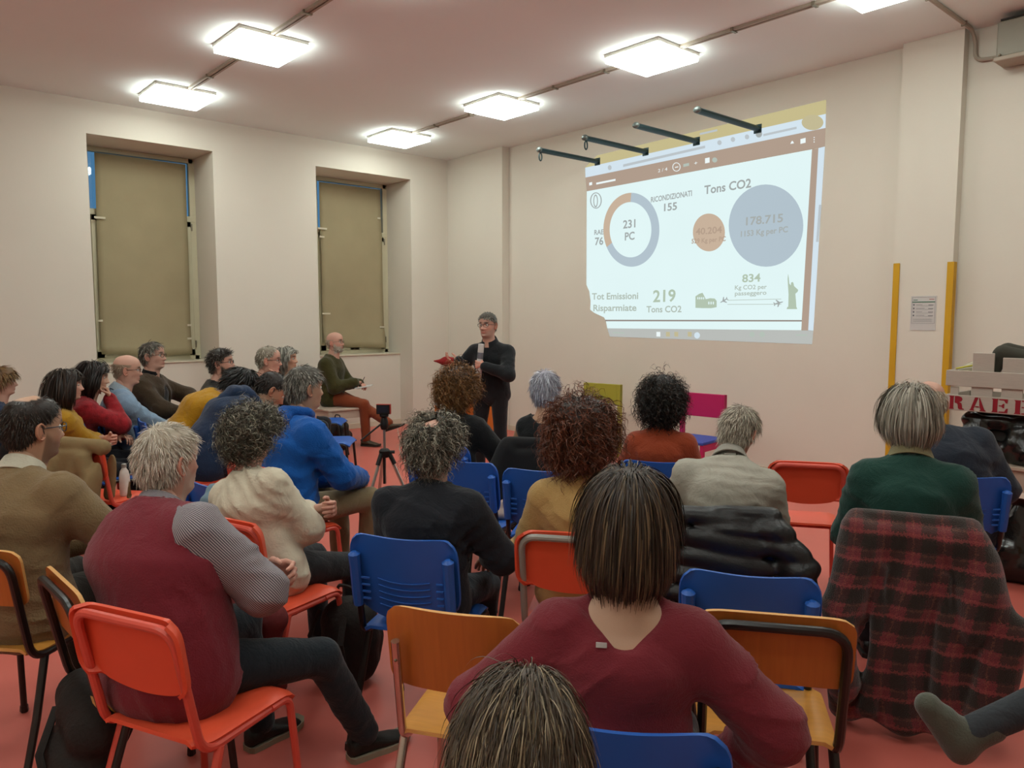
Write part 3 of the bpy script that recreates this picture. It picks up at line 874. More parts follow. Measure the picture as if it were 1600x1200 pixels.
# empty chairs
chair_at('wood', 94, 935, 2.26, 46, 'black-framed wooden school chair with a dark bag, beside the man in the maroon vest')
chair_at('chrome', 700, 985, 1.98, 16, 'empty wooden school chair with chrome uprights')
chair_at('wood', 1212, 962, 1.98, 12, 'black-framed wooden school chair beside the woman in burgundy')
chair_at('blue', 1172, 884, 2.32, 15, 'empty blue plastic chair in front of the black-framed wooden chair')
chair_at('blue', 722, 735, 4.2, 24, 'empty blue chair between the grey curly man and the black cardigan woman')
chair_at('blue', 845, 745, 3.95, 14, 'blue chair in front of the woman in the tan turtleneck')
chair_at('blue', 322, 765, 3.6, 36, 'blue chair behind the head of the man in the maroon vest')
chair_at('red', 1262, 724, 4.2, 15, 'empty red chair between the grey shirt man and the green sweater woman')
chair_at('blue', 476, 640, 8.7, 88, 'farther of two empty blue chairs by the tripod')
chair_at('blue', 478, 662, 7.3, 88, 'nearer of two empty blue chairs by the tripod')

# square wooden chairs against the projection wall
def slab_chair(px, py, d, yaw, c1, c2, label):
    p = at(px, py, d); rz = heading(yaw)
    t = thing('wooden_armless_chair', label, 'chair', (p[0], p[1], 0), rz, 'painted wooden chairs by the wall')
    m1 = mat('paint_'+c1, c1, rough=0.55, var=0.07, scale=6); m2 = mat('paint_'+c2, c2, rough=0.55, var=0.07, scale=6)
    MB().box((-0.25, -0.03, 0.62), (0.25, 0.0, 0.86), bev=0.004).build('backrest', m1, t, smooth=False)
    for s in (-1, 1):
        MB().box((s*0.25-0.035*(s > 0), -0.045, 0), (s*0.25+0.035*(s < 0), 0.02, 0.86), bev=0.004).build('post', m1, t, smooth=False)
        MB().box((s*0.25-0.035*(s > 0), 0.40, 0), (s*0.25+0.035*(s < 0), 0.445, 0.40), bev=0.004).build('leg', m1, t, smooth=False)
        MB().box((s*0.235-0.012, 0.02, 0.33), (s*0.235+0.012, 0.40, 0.40), bev=0.003).build('apron', m1, t, smooth=False)
    MB().box((-0.255, 0.0, 0.40), (0.255, 0.46, 0.43), bev=0.005).build('seat', m2, t, smooth=False)
slab_chair(941, 600, 8.9, 218, 'a09a38', 'a09a38', 'olive yellow wooden chair against the projection wall')
slab_chair(1098, 611, 7.75, 222, 'b8205e', '3448a0', 'magenta wooden chair with blue seat against the wall')
# ================================================================== PEOPLE
m_skin = mat('skin', (1.0, 1.0, 1.0), rough=0.5, var=0.05, scale=60, bump=0.05, bscale=300, spec=0.35, attr='tint')
_sb = m_skin.node_tree.nodes['Principled BSDF']
_sb.inputs['Subsurface Weight'].default_value = 0.0
m_eye = mat('eye_white', 'd8d2c8', rough=0.2, var=0.02); m_iris = mat('eye_iris', '2a1c12', rough=0.2, var=0.05)
m_lens = mat('lens_glass', 'ffffff', rough=0.02, var=0.0, alpha=0.12, spec=0.6)
SKIN = {'fair': (0.56, 0.34, 0.24), 'pink': (0.58, 0.32, 0.24), 'tan': (0.45, 0.26, 0.17), 'warm': (0.50, 0.29, 0.19)}

def unit(v):
    v = np.asarray(v, float); return v/(np.linalg.norm(v)+1e-12)
def rot_x(a):
    a = math.radians(a); c, s = math.cos(a), math.sin(a)
    return np.array([[1, 0, 0], [0, c, s], [0, -s, c]])        # positive tips forward (+z towards +y)
def rot_y(a):
    a = math.radians(a); c, s = math.cos(a), math.sin(a)
    return np.array([[c, 0, s], [0, 1, 0], [-s, 0, c]])        # positive tips to the person's right
def rot_z(a):
    a = math.radians(-a); c, s = math.cos(a), math.sin(a)
    return np.array([[c, -s, 0], [s, c, 0], [0, 0, 1]])        # positive turns to the person's right
def two_bone(a, t, l1, l2, pole):
    a, t = np.asarray(a, float), np.asarray(t, float)
    d = t-a; L = np.linalg.norm(d); L = min(L, (l1+l2)*0.995)
    u = unit(d); k = (l1*l1-l2*l2+L*L)/(2*L); h = math.sqrt(max(0, l1*l1-k*k))
    p = np.asarray(pole, float); p = unit(p-u*(p @ u))
    return a+u*k+p*h, a+u*L

# ---- head: rings from the neck to the crown, features pressed into the face
_HZ = np.array([-.11, -.07, -.035, -.012, .0, .015, .035, .06, .09, .115, .14, .165, .19, .208, .220, .228, .2315])
_HF = np.array([.046, .046, .050, .062, .082, .092, .095, .096, .095, .094, .097, .096, .087, .070, .049, .026, .004])
_HB = np.array([.066, .062, .060, .060, .061, .064, .072, .086, .099, .106, .108, .105, .094, .076, .054, .029, .004])
_HW = np.array([.062, .058, .056, .056, .056, .060, .064, .069, .0725, .075, .0770, .0765, .070, .058, .042, .023, .004])
def head_grid(nt=56, spec=None):
    spec = spec or {}
    zz = np.concatenate([np.linspace(-.11, -.02, 6), np.linspace(-.012, .15, 36), np.linspace(.158, .2315, 14)])
    yf, yb, w = (np.interp(zz, _HZ, a) for a in (_HF, _HB, _HW))
    for _ in range(2):
        for a in (yf, yb, w): a[1:-1] = 0.25*a[:-2]+0.5*a[1:-1]+0.25*a[2:]
    w = w*spec.get('wide', 1.0)
    th = np.linspace(-math.pi, math.pi, nt, endpoint=False)
    T, Z = np.meshgrid(th, zz)
    s, c = np.sin(T), np.cos(T)
    fr = np.where(c > 0, yf[:, None], yb[:, None])
    r = 1/np.sqrt((s/w[:, None])**2+(c/fr)**2)
    g = lambda x, m, sd: np.exp(-0.5*((x-m)/sd)**2)
    A = np.abs(T)
    nose = np.interp(Z, [.062, .068, .074, .080, .095, .110, .124, .132], [0, .010, .021, .024, .015, .008, .003, .0])*spec.get('nose', 1.0)
    nw = np.interp(Z, [.066, .078, .095, .12], [.15, .14, .09, .075])
    r = r+nose*g(T, 0, nw)
    r = r-.010*g(A, .36, .15)*g(Z, .115, .0095)
    r = r+.0045*g(A, .32, .22)*g(Z, .133, .006)
    r = r+.004*g(A, .62, .2)*g(Z, .085, .014)
    r = r+.0035*g(T, 0, .24)*g(Z, .049, .0045)+.004*g(T, 0, .20)*g(Z, .037, .0045)-.0025*g(T, 0, .28)*g(Z, .043, .0025)-.004*g(T, 0, .3)*g(Z, .026, .005)
    r = r+.007*g(T, 0, .26)*g(Z, .010, .010)
    r = r-.004*g(A, .75, .18)*g(Z, .05, .015)
    V = np.stack([r*s, r*c, Z], -1)
    nz = len(zz)
    ii, jj = np.meshgrid(np.arange(nz-1), np.arange(nt), indexing='ij')
    j2 = (jj+1) % nt
    Q = np.stack([ii*nt+jj, ii*nt+j2, (ii+1)*nt+j2, (ii+1)*nt+jj], -1).reshape(-1, 4)[:, ::-1]
    return V, Q, T, Z

def hairline(A, front=.178, temple=.158, ear=.128, behind=.06, nape=.02):
    return np.interp(A, [0, .55, .9, 1.25, 1.45, 1.75, 2.1, math.pi], [front, front-.004, temple, ear+.012, ear, behind+.03, behind, nape])

def ear_mesh(mb, s, mi=0):
    M = rot_z(-s*22) @ rot_x(-10)
    c = np.array([s*.077, -.014, .098])
    mb.ball(c, (.010, .019, .031), mi, 10, 8, M)
    a = np.linspace(-.4*math.pi, 1.25*math.pi, 14)
    path = [c+M @ np.array([s*.008, -.019*math.sin(k)*1.0, .031*math.cos(k)]) for k in a]
    mb.tube(path, .0042, n=6, mi=mi)
    mb.ball(c+M @ np.array([s*.004, .006, -.028]), (.006, .008, .009), mi, 8, 6)

# ---- hands
def hand_mesh(side, curl, spread, vs, splay_thumb=0.6):
    """wrist at the origin, fingers along +y, palm towards -z; thumb towards -side (inward when palms face down)"""
    th = -side
    P = [seg((0, -.02, 0), (0, .02, 0), .026, .027), seg((-.018*th*-1, .02, 0), (th*-.020, .078, 0), .020, .014), seg((th*.018, .02, 0), (th*.024, .080, 0), .020, .014), seg((0, .02, 0), (0, .082, 0), .021, .014)]
    bx = [.030, .010, -.010, -.028]; ln = [(.040, .024, .020), (.045, .028, .021), (.041, .026, .020), (.032, .020, .018)]
    for k in range(4):
        p = np.array([th*bx[k], .082-.006*(k == 3), 0.002]); a = 0.0
        for q in range(3):
            a += math.radians(curl*(0.8, 1.15, 0.85)[q]+3*k*(q == 0))
            d = np.array([th*spread*(1.5-k)*0.10, math.cos(a), -math.sin(a)]); d = unit(d)
            e = p+d*ln[k][q]
            P.append(seg(p, e, .0092-.0007*q, .0086-.0008*q)); p = e
    p = np.array([th*.022, .018, -.004]); d = unit([th*splay_thumb, .62, -.28])
    e = p+d*.042; P.append(seg(p, e, .015, .0115))
    d2 = unit([th*splay_thumb*0.45, .80, -.30-curl/120]); f = e+d2*.030; P.append(seg(e, f, .0112, .0095))
    d3 = unit([th*splay_thumb*0.1, .85, -.35-curl/100]); P.append(seg(f, f+d3*.024, .0095, .0075))
    lo, hi = bounds(P, vs*2)
    def fn(X):
        return field(X, P, 0.006)
    return polygonise(fn, lo, hi, vs)

# ---- hair strands as fine ribbons
def hair_mesh(head_V, head_Q, T, Z, mask, spec, seed, M, t):
    r = np.random.RandomState(seed)
    nt = head_V.shape[1]
    V = head_V.reshape(-1, 3); Tf, Zf = T.ravel(), Z.ravel()
    qm = mask.ravel()[head_Q].all(1)
    Q = head_Q[qm]
    e1 = V[Q[:, 1]]-V[Q[:, 0]]; e2 = V[Q[:, 3]]-V[Q[:, 0]]
    ar = np.linalg.norm(np.cross(e1, e2), axis=1); ar /= ar.sum()
    n = spec.get('n', 1500); S = spec.get('steps', 8)
    qi = r.choice(len(Q), n, p=ar)
    a, b = r.rand(n, 1), r.rand(n, 1)
    P = (V[Q[qi, 0]]*(1-a)+V[Q[qi, 1]]*a)*(1-b)+(V[Q[qi, 3]]*(1-a)+V[Q[qi, 2]]*a)*b
    C = np.array([0, -.006, .118]); R = np.array([.079, .107, .117])
    nrm = (P-C)/(R*R); nrm /= np.linalg.norm(nrm, axis=1)[:, None]
    whorl = np.array(spec.get('whorl', (0.0, -.045, .225)))
    fl = P-whorl; fl += np.array(spec.get('comb', (0, 0, 0)))
    fl -= nrm*(fl*nrm).sum(1)[:, None]; fl /= np.linalg.norm(fl, axis=1)[:, None]+1e-6
    lift = spec.get('lift', .4)
    if spec.get('face'):
        fr_ = np.clip((P[:, 1]-.0)/.08, 0, 1)[:, None]
        sw = np.stack([np.sign(P[:, 0]+.004)*np.ones(n), -.9*np.ones(n), np.zeros(n)], -1)
        fl = fl*(1-fr_)+sw*fr_; fl -= nrm*(fl*nrm).sum(1)[:, None]; fl /= np.linalg.norm(fl, axis=1)[:, None]+1e-6
    D = nrm*lift+fl*(1-lift)+r.normal(size=(n, 3))*spec.get('mess', .15)
    D /= np.linalg.norm(D, axis=1)[:, None]
    L = spec.get('len', .05)*(1+spec.get('lvar', .25)*(r.rand(n)*2-1))
    if 'len_low' in spec:                          # shorter towards the nape
        k = np.clip((P[:, 2]-.05)/.12, 0, 1); L *= spec['len_low']+(1-spec['len_low'])*k
    pts = [P.copy()]
    grav = spec.get('grav', .15); off = spec.get('off', .006)*(0.3+r.rand(n))
    p = P.copy()
    for k in range(S-1):
        D = D+np.array([0, 0, -1.0])*grav*(k+1)/S*2+r.normal(size=(n, 3))*spec.get('wob', .06)
        D /= np.linalg.norm(D, axis=1)[:, None]
        p = p+D*(L/(S-1))[:, None]
        q = (p-C)/(R+off[:, None]); ql = np.linalg.norm(q, axis=1)
        ins = ql < 1
        nn = q[ins]/(R+0.01); nn /= np.linalg.norm(nn, axis=1)[:, None]
        p[ins] = C+q[ins]/ql[ins][:, None]*(R+off[ins][:, None])
        D[ins] = D[ins]-nn*np.minimum(0, (D[ins]*nn).sum(1))[:, None]
        below = (p[:, 2] < .04)
        rad = np.sqrt(p[:, 0]**2+(p[:, 1]+.005)**2); mn = spec.get('neck', .062)
        push = below & (rad < mn)
        if push.any():
            f = (mn/np.maximum(rad[push], 1e-3))[:, None]
            p[push, :2] = (p[push, :2]+[0, .005])*f-[0, .005]
        if spec.get('face'):                       # keep the face clear
            z_ = (p[:, 2] < .165) & (p[:, 1] > .035)
            p[z_, 0] = np.where(p[z_, 0] < 0, -1, 1)*np.maximum(np.abs(p[z_, 0]), .079)
            p[z_, 1] = np.minimum(p[z_, 1], .062)
        if 'tuck' in spec:                         # bob: ends swing inwards
            lo = p[:, 2] < spec['tuck']
            D[lo, :2] -= 0.5*unit(p[lo, :2].mean(0)*0+1)[None]*0
            rr = p[lo, :2]/(np.linalg.norm(p[lo, :2], axis=1)[:, None]+1e-6)
            D[lo, :2] -= rr*0.35
        if 'floor' in spec: p[:, 2] = np.maximum(p[:, 2], spec['floor']+.01*r.rand(n))
        pts.append(p.copy())
    X = np.stack(pts, 1)                            # n,S,3
    tan = np.gradient(X, axis=1); tan /= np.linalg.norm(tan, axis=2)[..., None]+1e-9
    out = X-C; out /= np.linalg.norm(out, axis=2)[..., None]
    side = np.cross(tan, out); side /= np.linalg.norm(side, axis=2)[..., None]+1e-9
    out2 = np.cross(side, tan)
    if spec.get('curl'):
        ph = r.rand(n, 1)*6.28; fr = spec.get('turns', 3)*(0.7+0.6*r.rand(n, 1))
        u = np.linspace(0, 1, S)[None]
        amp = (spec['curl']*(0.6+0.8*r.rand(n, 1))*np.minimum(1, u*2.5))[..., None]
        an = (ph+fr*6.28*u)[..., None]
        X = X+amp*(np.cos(an)*side+np.sin(an)*out2)
        tan = np.gradient(X, axis=1); tan /= np.linalg.norm(tan, axis=2)[..., None]+1e-9
        side = np.cross(tan, out); side /= np.linalg.norm(side, axis=2)[..., None]+1e-9
    tw = (r.rand(n, 1)*2-1)*spec.get('twist', .9)
    side = side*np.cos(tw)[..., None]+np.cross(tan, side)*np.sin(tw)[..., None]
    w = spec.get('w', .0025)*(0.6+0.8*r.rand(n, 1))*np.interp(np.linspace(0, 1, S), [0, .15, .7, 1], [.7, 1, .9, .15])[None]
    A = X-side*w[..., None]/2; B = X+side*w[..., None]/2
    VV = np.stack([A, B], 2).reshape(n, S*2, 3)
    base = (np.arange(n)*S*2)[:, None]
    k = np.arange(S-1)[None]
    F = np.stack([base+2*k, base+2*k+1, base+2*k+3, base+2*k+2], -1).reshape(-1, 4)
    # shell under the strands
    cap = spec.get('cap', .004)
    nr = np.random.RandomState(seed+1)
    capn = (V-C)/(R*R); capn /= np.linalg.norm(capn, axis=1)[:, None]
    inner = mask.reshape(T.shape)
    edge = inner.copy()
    for _ in range(2):
        edge = edge & np.roll(edge, 1, 1) & np.roll(edge, -1, 1)
        e2_ = edge.copy(); e2_[1:] &= edge[:-1]; e2_[:-1] &= edge[1:]; edge = e2_
    depth = inner.astype(float)*0.35+edge*0.65
    lump = 1+spec.get('lump', .15)*waves((V*1.0).astype(np.float32), seed, 60)
    cv = V+capn*(cap*depth.ravel()*lump)[:, None]
    used = np.unique(Q); remap = np.full(len(V), -1); remap[used] = np.arange(len(used))
    allV = np.vstack([cv[used], VV.reshape(-1, 3)])
    allF = np.vstack([remap[Q], F+len(used)])
    sh = 1+spec.get('shade', .30)*(r.rand(n)*2-1)
    col = np.array(lin(spec['color'])[:3])
    c2 = np.array(lin(spec.get('color2', spec['color']))[:3]); mixv = (r.rand(n) < spec.get('mix2', 0.0))[:, None]
    sc = np.where(mixv, c2[None], col[None])*sh[:, None]
    if 'tip' in spec:
        tipc = np.array(lin(spec['tip'])[:3]); u = np.linspace(0, 1, S)[None, :, None]**2
        sc3 = sc[:, None]*(1-u)+tipc[None, None]*u
    else: sc3 = np.repeat(sc[:, None], S, 1)
    colors = np.vstack([np.repeat(col[None]*0.92, len(used), 0), np.repeat(sc3, 2, 1).reshape(-1, 3)])
    allV = allV @ M.T+t
    return allV, allF, colors
m_hair = mat('hair', (1.0, 1.0, 1.0), rough=0.45, var=0.06, scale=40, spec=0.35, attr='tint')

def ring_band(c, R, r0, r1, h0, h1, n=28, th=.006, a0=0.0, a1=2*math.pi, ky=1.0, wav=0.0):
    """standing collar band around a neck: frame R (columns), bottom radius r0 at h0, top radius r1 at h1"""
    G = []
    for i in range(5):
        u = i/4; row = []
        for k in range(n+1):
            a = a0+(a1-a0)*k/n
            rr = r0+(r1-r0)*u
            row.append(c+R @ np.array([rr*math.sin(a), rr*ky*math.cos(a), h0+(h1-h0)*u+wav*math.cos(a)]))
        G.append(row)
    return MB().sheet(np.array(G), th)

PEOPLE = {}
def person(key, px, py, d, yaw, label, sex='m', seat=0.455, lean=-6, bend=6, side=0, head=(0, 0, 0), neck=0, arms=None, legs_=None,
           skin='fair', hair=None, top=None, over=None, trousers='1c1d22', shoes='1a1816', beard=None, brows='2a211b', glasses=None,
           collar=None, hood=None, build=1.0, belly=0.0, stand=False, size=None, hand=(28, 0.5), bald=0.0, wide=1.0, sole=None, extra_hands=None, vs_k=1.0, group='people in the audience', seed=None):
    seed = seed if seed is not None else abs(hash(key)) % 9999 if False else sum(ord(c)*(i+3) for i, c in enumerate(key))
    crown = at(px, py, d)
    # --- joints in a frame facing +y, seat at z=0, scale 1
    R0, R1, R2 = rot_y(side*0.5) @ rot_x(lean), rot_y(side) @ rot_x(lean+bend*0.5), rot_y(side) @ rot_x(lean+bend)
    p0 = np.array([0, 0, .10]); p1 = p0+R0 @ [0, 0, .16]; p2 = p1+R1 @ [0, 0, .17]; p3 = p2+R2 @ [0, 0, .15]
    sw = (.185 if sex == 'm' else .162)*build**0.5
    sh = {s: p3+R2 @ [s*sw, 0.0, -.092] for s in (-1, 1)}
    p4 = p3+rot_y(side) @ rot_x(lean+bend+neck) @ [0, .012, .088]
    RH = rot_z(head[0]) @ rot_x(head[1]) @ rot_y(head[2])
    hp = lambda q: p4+RH @ (np.asarray(q)-[0, -.022, .012])
    ctop = hp((0, -.01, .2315))
    hair_h = (hair or {}).get('high', .008)
    if size is None:
        size = (crown[2]-seat)/(ctop[2]+hair_h)
    S = float(np.clip(size, .86, 1.16))
    a = heading(yaw); Rz = np.array([[math.cos(a), -math.sin(a), 0], [math.sin(a), math.cos(a), 0], [0, 0, 1]])
    off = Rz @ (S*(ctop+[0, 0, hair_h]))
    loc = np.array([crown[0]-off[0], crown[1]-off[1], 0.0])
    floor = -seat/S
    arms = arms or {}; legs_ = legs_ or {}
    el, wr = {}, {}
    for s in (-1, 1):
        spec = arms.get(s, {})
        tgt = np.array(spec.get('to', (s*.10, .27, .19)), float)
        el[s], wr[s] = two_bone(sh[s], tgt, .285, .255, np.array(spec.get('pole', (s*.7, -.5, -.6)), float))
    hipj = {s: np.array([s*.092, .02, .09]) for s in (-1, 1)}
    kn, an = {}, {}
    for s in (-1, 1):
        spec = legs_.get(s, {})
        tgt = np.array(spec.get('to', (s*.12, .44, floor+.085) if not stand else (s*.12, .0, floor+.085)), float)
        if spec.get('floor', True) and 'to' in spec: tgt[2] = floor+.085+spec.get('up', 0)
        kn[s], an[s] = two_bone(hipj[s], tgt, .435, .425, np.array(spec.get('pole', (s*.15, .7, 1.0) if not stand else (s*.1, 1, 0)), float))
    b = build
    # --- solids
    def torso(g, fem):
        w = (.120, .104, .118, .086) if not fem else (.118, .092, .108, .076)
        kx = (1.42, 1.42, 1.42, 1.55) if not fem else (1.50, 1.40, 1.38, 1.50)
        L = [seg(p0+[0, 0, -.02], p1, w[0]*b+g, w[1]*b+g, kx[0]), seg(p1, p2, w[1]*b+g, w[2]*b+g, kx[1]),
             seg(p2, p3-R2 @ np.array([0, 0, .075]), w[2]*b+g, w[3]*b+g, kx[3]),
             seg(sh[-1]+R2 @ [.02, 0, 0], sh[1]-R2 @ [.02, 0, 0], .056*b**.5+g, .056*b**.5+g),
             seg(p3-R2 @ np.array([0, 0, .015]), sh[1]-R2 @ [.05, 0, -.004], .048+g, .046+g), seg(p3-R2 @ np.array([0, 0, .015]), sh[-1]+R2 @ [.05, 0, .004], .048+g, .046+g)]
        if belly: L.append(seg(p1+R0 @ [0, .05*belly, -.06], p1+R0 @ [0, .05*belly, .06], (.10+.03*belly)*b+g, (.09+.02*belly)*b+g, 1.3))
        if fem: L.append(seg(p2+R1 @ [-.07, .075, .02], p2+R1 @ [.07, .075, .02], .062+g, .062+g))
        return L
    def arm(g, frac=1.0, wide_=1.0):
        L = []
        for s in (-1, 1):
            L.append(seg(sh[s], el[s], .054*b**.5+g, .043*b**.5+g*wide_))
            if frac > 0:
                e = el[s]+(wr[s]-el[s])*frac
                L.append(seg(el[s], e, .042*b**.5+g*wide_, (.042+(.029-.042)*frac)+g*wide_))
        return L
    def leg(g, cuff=0.0):
        L = [seg(hipj[-1]+[.02, -.02, 0], hipj[1]+[-.02, -.02, 0], .108*b+g, .108*b+g)]
        for s in (-1, 1):
            L.append(seg(hipj[s], kn[s], .088*b**.5+g, .060+g)); L.append(seg(kn[s], an[s]+[0, 0, .01], .058+g, .042+g+cuff))
        return L
    vs = float(np.clip(.0048+.0024*d, .0085, .017))*vs_k/1.0
    # --- the body itself: one mesh
    P = [q for q in torso(-.002 if (top or {}).get('bare') else -.010, sex == 'f')]+arm(-.006)+leg(-.012)+[seg(p3-R2 @ np.array([0, 0, .05]), p4, .058, .054)]
    lo, hi = bounds(P, .03)
    bv, bf = polygonise(lambda X: field(X, P, .035), lo, hi, max(vs*1.15, .012) if not (top or {}).get('bare') else vs)
    tone = np.array(SKIN[skin])
    vlist, flist, clist, mlist = [bv*S+[0, 0, seat]], [bf], [np.repeat(tone[None]*0.97, len(bv), 0)], [np.zeros(len(bf), int)]
    nv = len(bv)
    def add(v, f, c, mi=0):
        nonlocal nv
        vlist.append(np.asarray(v)*S+[0, 0, seat]); flist.append(np.asarray(f)+nv); clist.append(c); mlist.append(np.full(len(f), mi)); nv += len(v)
    HV, HQ, T, Z = head_grid(spec={'wide': wide*1.02})
    A = np.abs(T)
    col = np.repeat(tone[None, None], T.shape[0], 0).repeat(T.shape[1], 1)
    g = lambda x, m, sd: np.exp(-0.5*((x-m)/sd)**2)
    lip = np.clip(g(T, 0, .19)*g(Z, .043, .0065)*1.5, 0, 1)[..., None]
    red = np.clip(g(A, .6, .25)*g(Z, .085, .02)*.5+g(T, 0, .12)*g(Z, .08, .012)*.6, 0, 1)[..., None]
    col = col*(1-lip)+(tone*[.85, .55, .55])[None, None]*lip
    col = col*(1-red*.35)+(tone*[1.05, .72, .68])[None, None]*red*.35
    bro = np.clip(g(A, .36, .17)*g(Z, .137+.004*(1-A), .0042)*1.6, 0, 1)[..., None]*.9
    col = col*(1-bro)+np.array(lin(brows)[:3])[None, None]*bro
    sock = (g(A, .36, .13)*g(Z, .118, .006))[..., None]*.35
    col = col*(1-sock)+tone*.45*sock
    if beard:
        bm = np.clip((1/(1+np.exp((Z-np.interp(A, [0, .35, .9, 1.5], [.062, .058, .062, .10]))/.004)))*(A < 1.45)*(Z > -.03)*(1-lip[..., 0]), 0, 1)[..., None]*beard[1]
        col = col*(1-bm)+np.array(lin(beard[0])[:3])[None, None]*bm
    hm = None
    if hair:
        hl = hairline(A, *hair.get('line', ()))
        hm = (Z > hl) & (Z > hair.get('zmin', -1))
        if hair.get('style') == 'horseshoe':
            hm &= ~((Z > hair.get('top', .185)) & True) ; hm &= (A > hair.get('from', 1.15))
        if 'hole' in hair:
            hx, hy, hr = hair['hole']
            hm &= ((HV[..., 0]-hx)**2+(HV[..., 1]-hy)**2 > hr*hr) | (Z < .15)
        st = (hm[..., None]*hair.get('stain', .85))
        hc = np.array(lin(hair['color'])[:3])
        col = col*(1-st)+hc[None, None]*st
        if 'thin' in hair:                         # sparse crown, scalp showing through
            pass
    hv = np.array([hp(q) for q in HV.reshape(-1, 3)]) if False else (HV.reshape(-1, 3)-[0, -.022, .012]) @ RH.T+p4
    add(hv, HQ, col.reshape(-1, 3))
    em = MB()
    for s in (-1, 1): ear_mesh(em, s)
    ev = (np.vstack(em.v)-[0, -.022, .012]) @ RH.T+p4
    ef = [f if len(f) == 4 else None for f in em.f]
    ef = np.array([f for f in ef if f is not None])
    add(ev, ef, np.repeat((tone*[1.0, .80, .76])[None], len(ev), 0))
    for s in (-1, 1):
        for mi, r_, oy in ((1, .0118, 0), (2, .0062, .0072)):
            eb = MB().ball((s*.0325, .0745+oy, .115), r_, 0, 10, 8)
            v = (np.vstack(eb.v)-[0, -.022, .012]) @ RH.T+p4
            add(v, np.array(eb.f), np.ones((len(v), 3)), mi)
    hvs = float(np.clip(.0025+.0007*d, .0036, .0065))
    hand_info = {}
    for s in (-1, 1):
        spec = arms.get(s, {})
        if spec.get('hide'): continue
        cv_, cf_ = hand_mesh(s, spec.get('curl', hand[0]), hand[1], hvs, spec.get('thumb', .6))
        fd = unit(spec.get('dir', unit(wr[s]-el[s])+np.array([0, .0, -.12])))
        pn = np.array(spec.get('palm', (0, -.2, -1)), float); pn = unit(pn-fd*(pn @ fd))
        xx = np.cross(fd, -pn)
        Rm = np.stack([xx, fd, -pn], 1)
        v = cv_ @ Rm.T+wr[s]
        hand_info[s] = (wr[s], Rm)
        add(v, cf_, np.repeat((tone*[1.0, .88, .86])[None], len(v), 0))
    body = np_mesh('person', np.vstack(vlist), np.vstack(flist), [m_skin, m_eye, m_iris], None, colors=np.vstack(clist), mi=np.concatenate(mlist))
    body.location = Vector(loc); body.rotation_euler = (0, 0, a)
    tag(body, label, 'person', group)
    # --- garments
    def garment(name, prims, material, folds, k=.04, cuts=(), freq=16, quant=1.0, extra=None, uvmode=None):
        lo, hi = bounds(prims, .02+folds)
        def fn(X):
            D = field(X, prims, k)
            if folds:
                D = D-folds*.7*waves(X, seed+len(name), freq)-folds*1.1*creases(X, seed+len(name), 44)+folds*.5
            if extra is not None: D = extra(X, D)
            for cut in cuts:
                ca, cb, r0, r1 = cut[:4]; kx = cut[4] if len(cut) > 4 else 1.0
                D = np.maximum(D, -sdf_seg(X, np.asarray(ca, np.float32), np.asarray(cb, np.float32), r0, r1, kx))
            D = np.maximum(D, (floor+.02)-X[:, 2])
            return D
        v, f = polygonise(fn, lo, hi, vs*quant)
        uv = None
        if uvmode is not None: uv = uvmode(v)
        return np_mesh(name, v*S+[0, 0, seat], f, material, body, uv=uv)
    def neck_cut(r, drop=.0, fwd=.012):
        c0 = p3+R2 @ [0, fwd, .005-drop]
        return (c0, c0+unit(p4-p3)*.22, r, r*1.15)
    def cloth(c, nm, **kw):
        base = dict(rough=.88, var=.10, scale=14, bump=.30, bscale=120, sheen=.15, spec=.2, wrinkle=.35); base.update(kw)
        return mat('cloth_%s_%s' % (nm, c), c, **base)
    top = dict(top or {}); nm = top.get('name', 'sweater')
    low = seg(p0+[0, 0, -.03], p0+[0, 0, .03], .13*b, .125*b, 1.45)
    tp = torso(top.get('puff', .012), sex == 'f')+[low]
    if top.get('sleeve', 1.0) > 0: tp += arm(top.get('puff', .012)+top.get('loose', .006), top.get('sleeve', 1.0), top.get('wide', 1.0))
    if top.get('hem'): tp.append(seg(p0+[0, 0, -.02], p0+[0, -.02, -.02-top['hem']*0], .14*b, .145*b, 1.45))
    uvm = None
    if top.get('stripe'):
        def uvm(v):
            # sleeves: around the limb; elsewhere: height
            uv = np.zeros((len(v), 2), np.float32)
            best = np.full(len(v), 9.0)
            for s in (-1, 1):
                for (qa, qb) in ((sh[s], el[s]), (el[s], wr[s])):
                    ba = qb-qa; tt = np.clip(((v-qa) @ ba)/(ba @ ba), 0, 1); dd = v-qa-tt[:, None]*ba
                    dist = np.linalg.norm(dd, axis=1)
                    ax = unit(np.cross(ba, [0.3, 0.2, 1])); ay = unit(np.cross(ba, ax))
                    ang = np.arctan2(dd @ ay, dd @ ax)
                    w_ = dist < best
                    uv[w_, 0] = (ang*0.05)[w_]; uv[w_, 1] = (tt*.28)[w_]; best[w_] = dist[w_]
            return uv
    tm = top.get('mat') or cloth(top.get('color', '555555'), nm, **top.get('look', {}))
    cuts = [neck_cut(top.get('neck', .068), top.get('drop', .0), top.get('nfwd', .012))] if top.get('neck', .068) else []
    cuts += [(p3+R2 @ np.array(c[0]), p3+R2 @ np.array(c[1]), c[2], c[3], c[4]) for c in top.get('cuts', ())]
    garment(nm, tp, tm, top.get('folds', .006), cuts=cuts, freq=top.get('freq', 16), extra=None, uvmode=uvm)
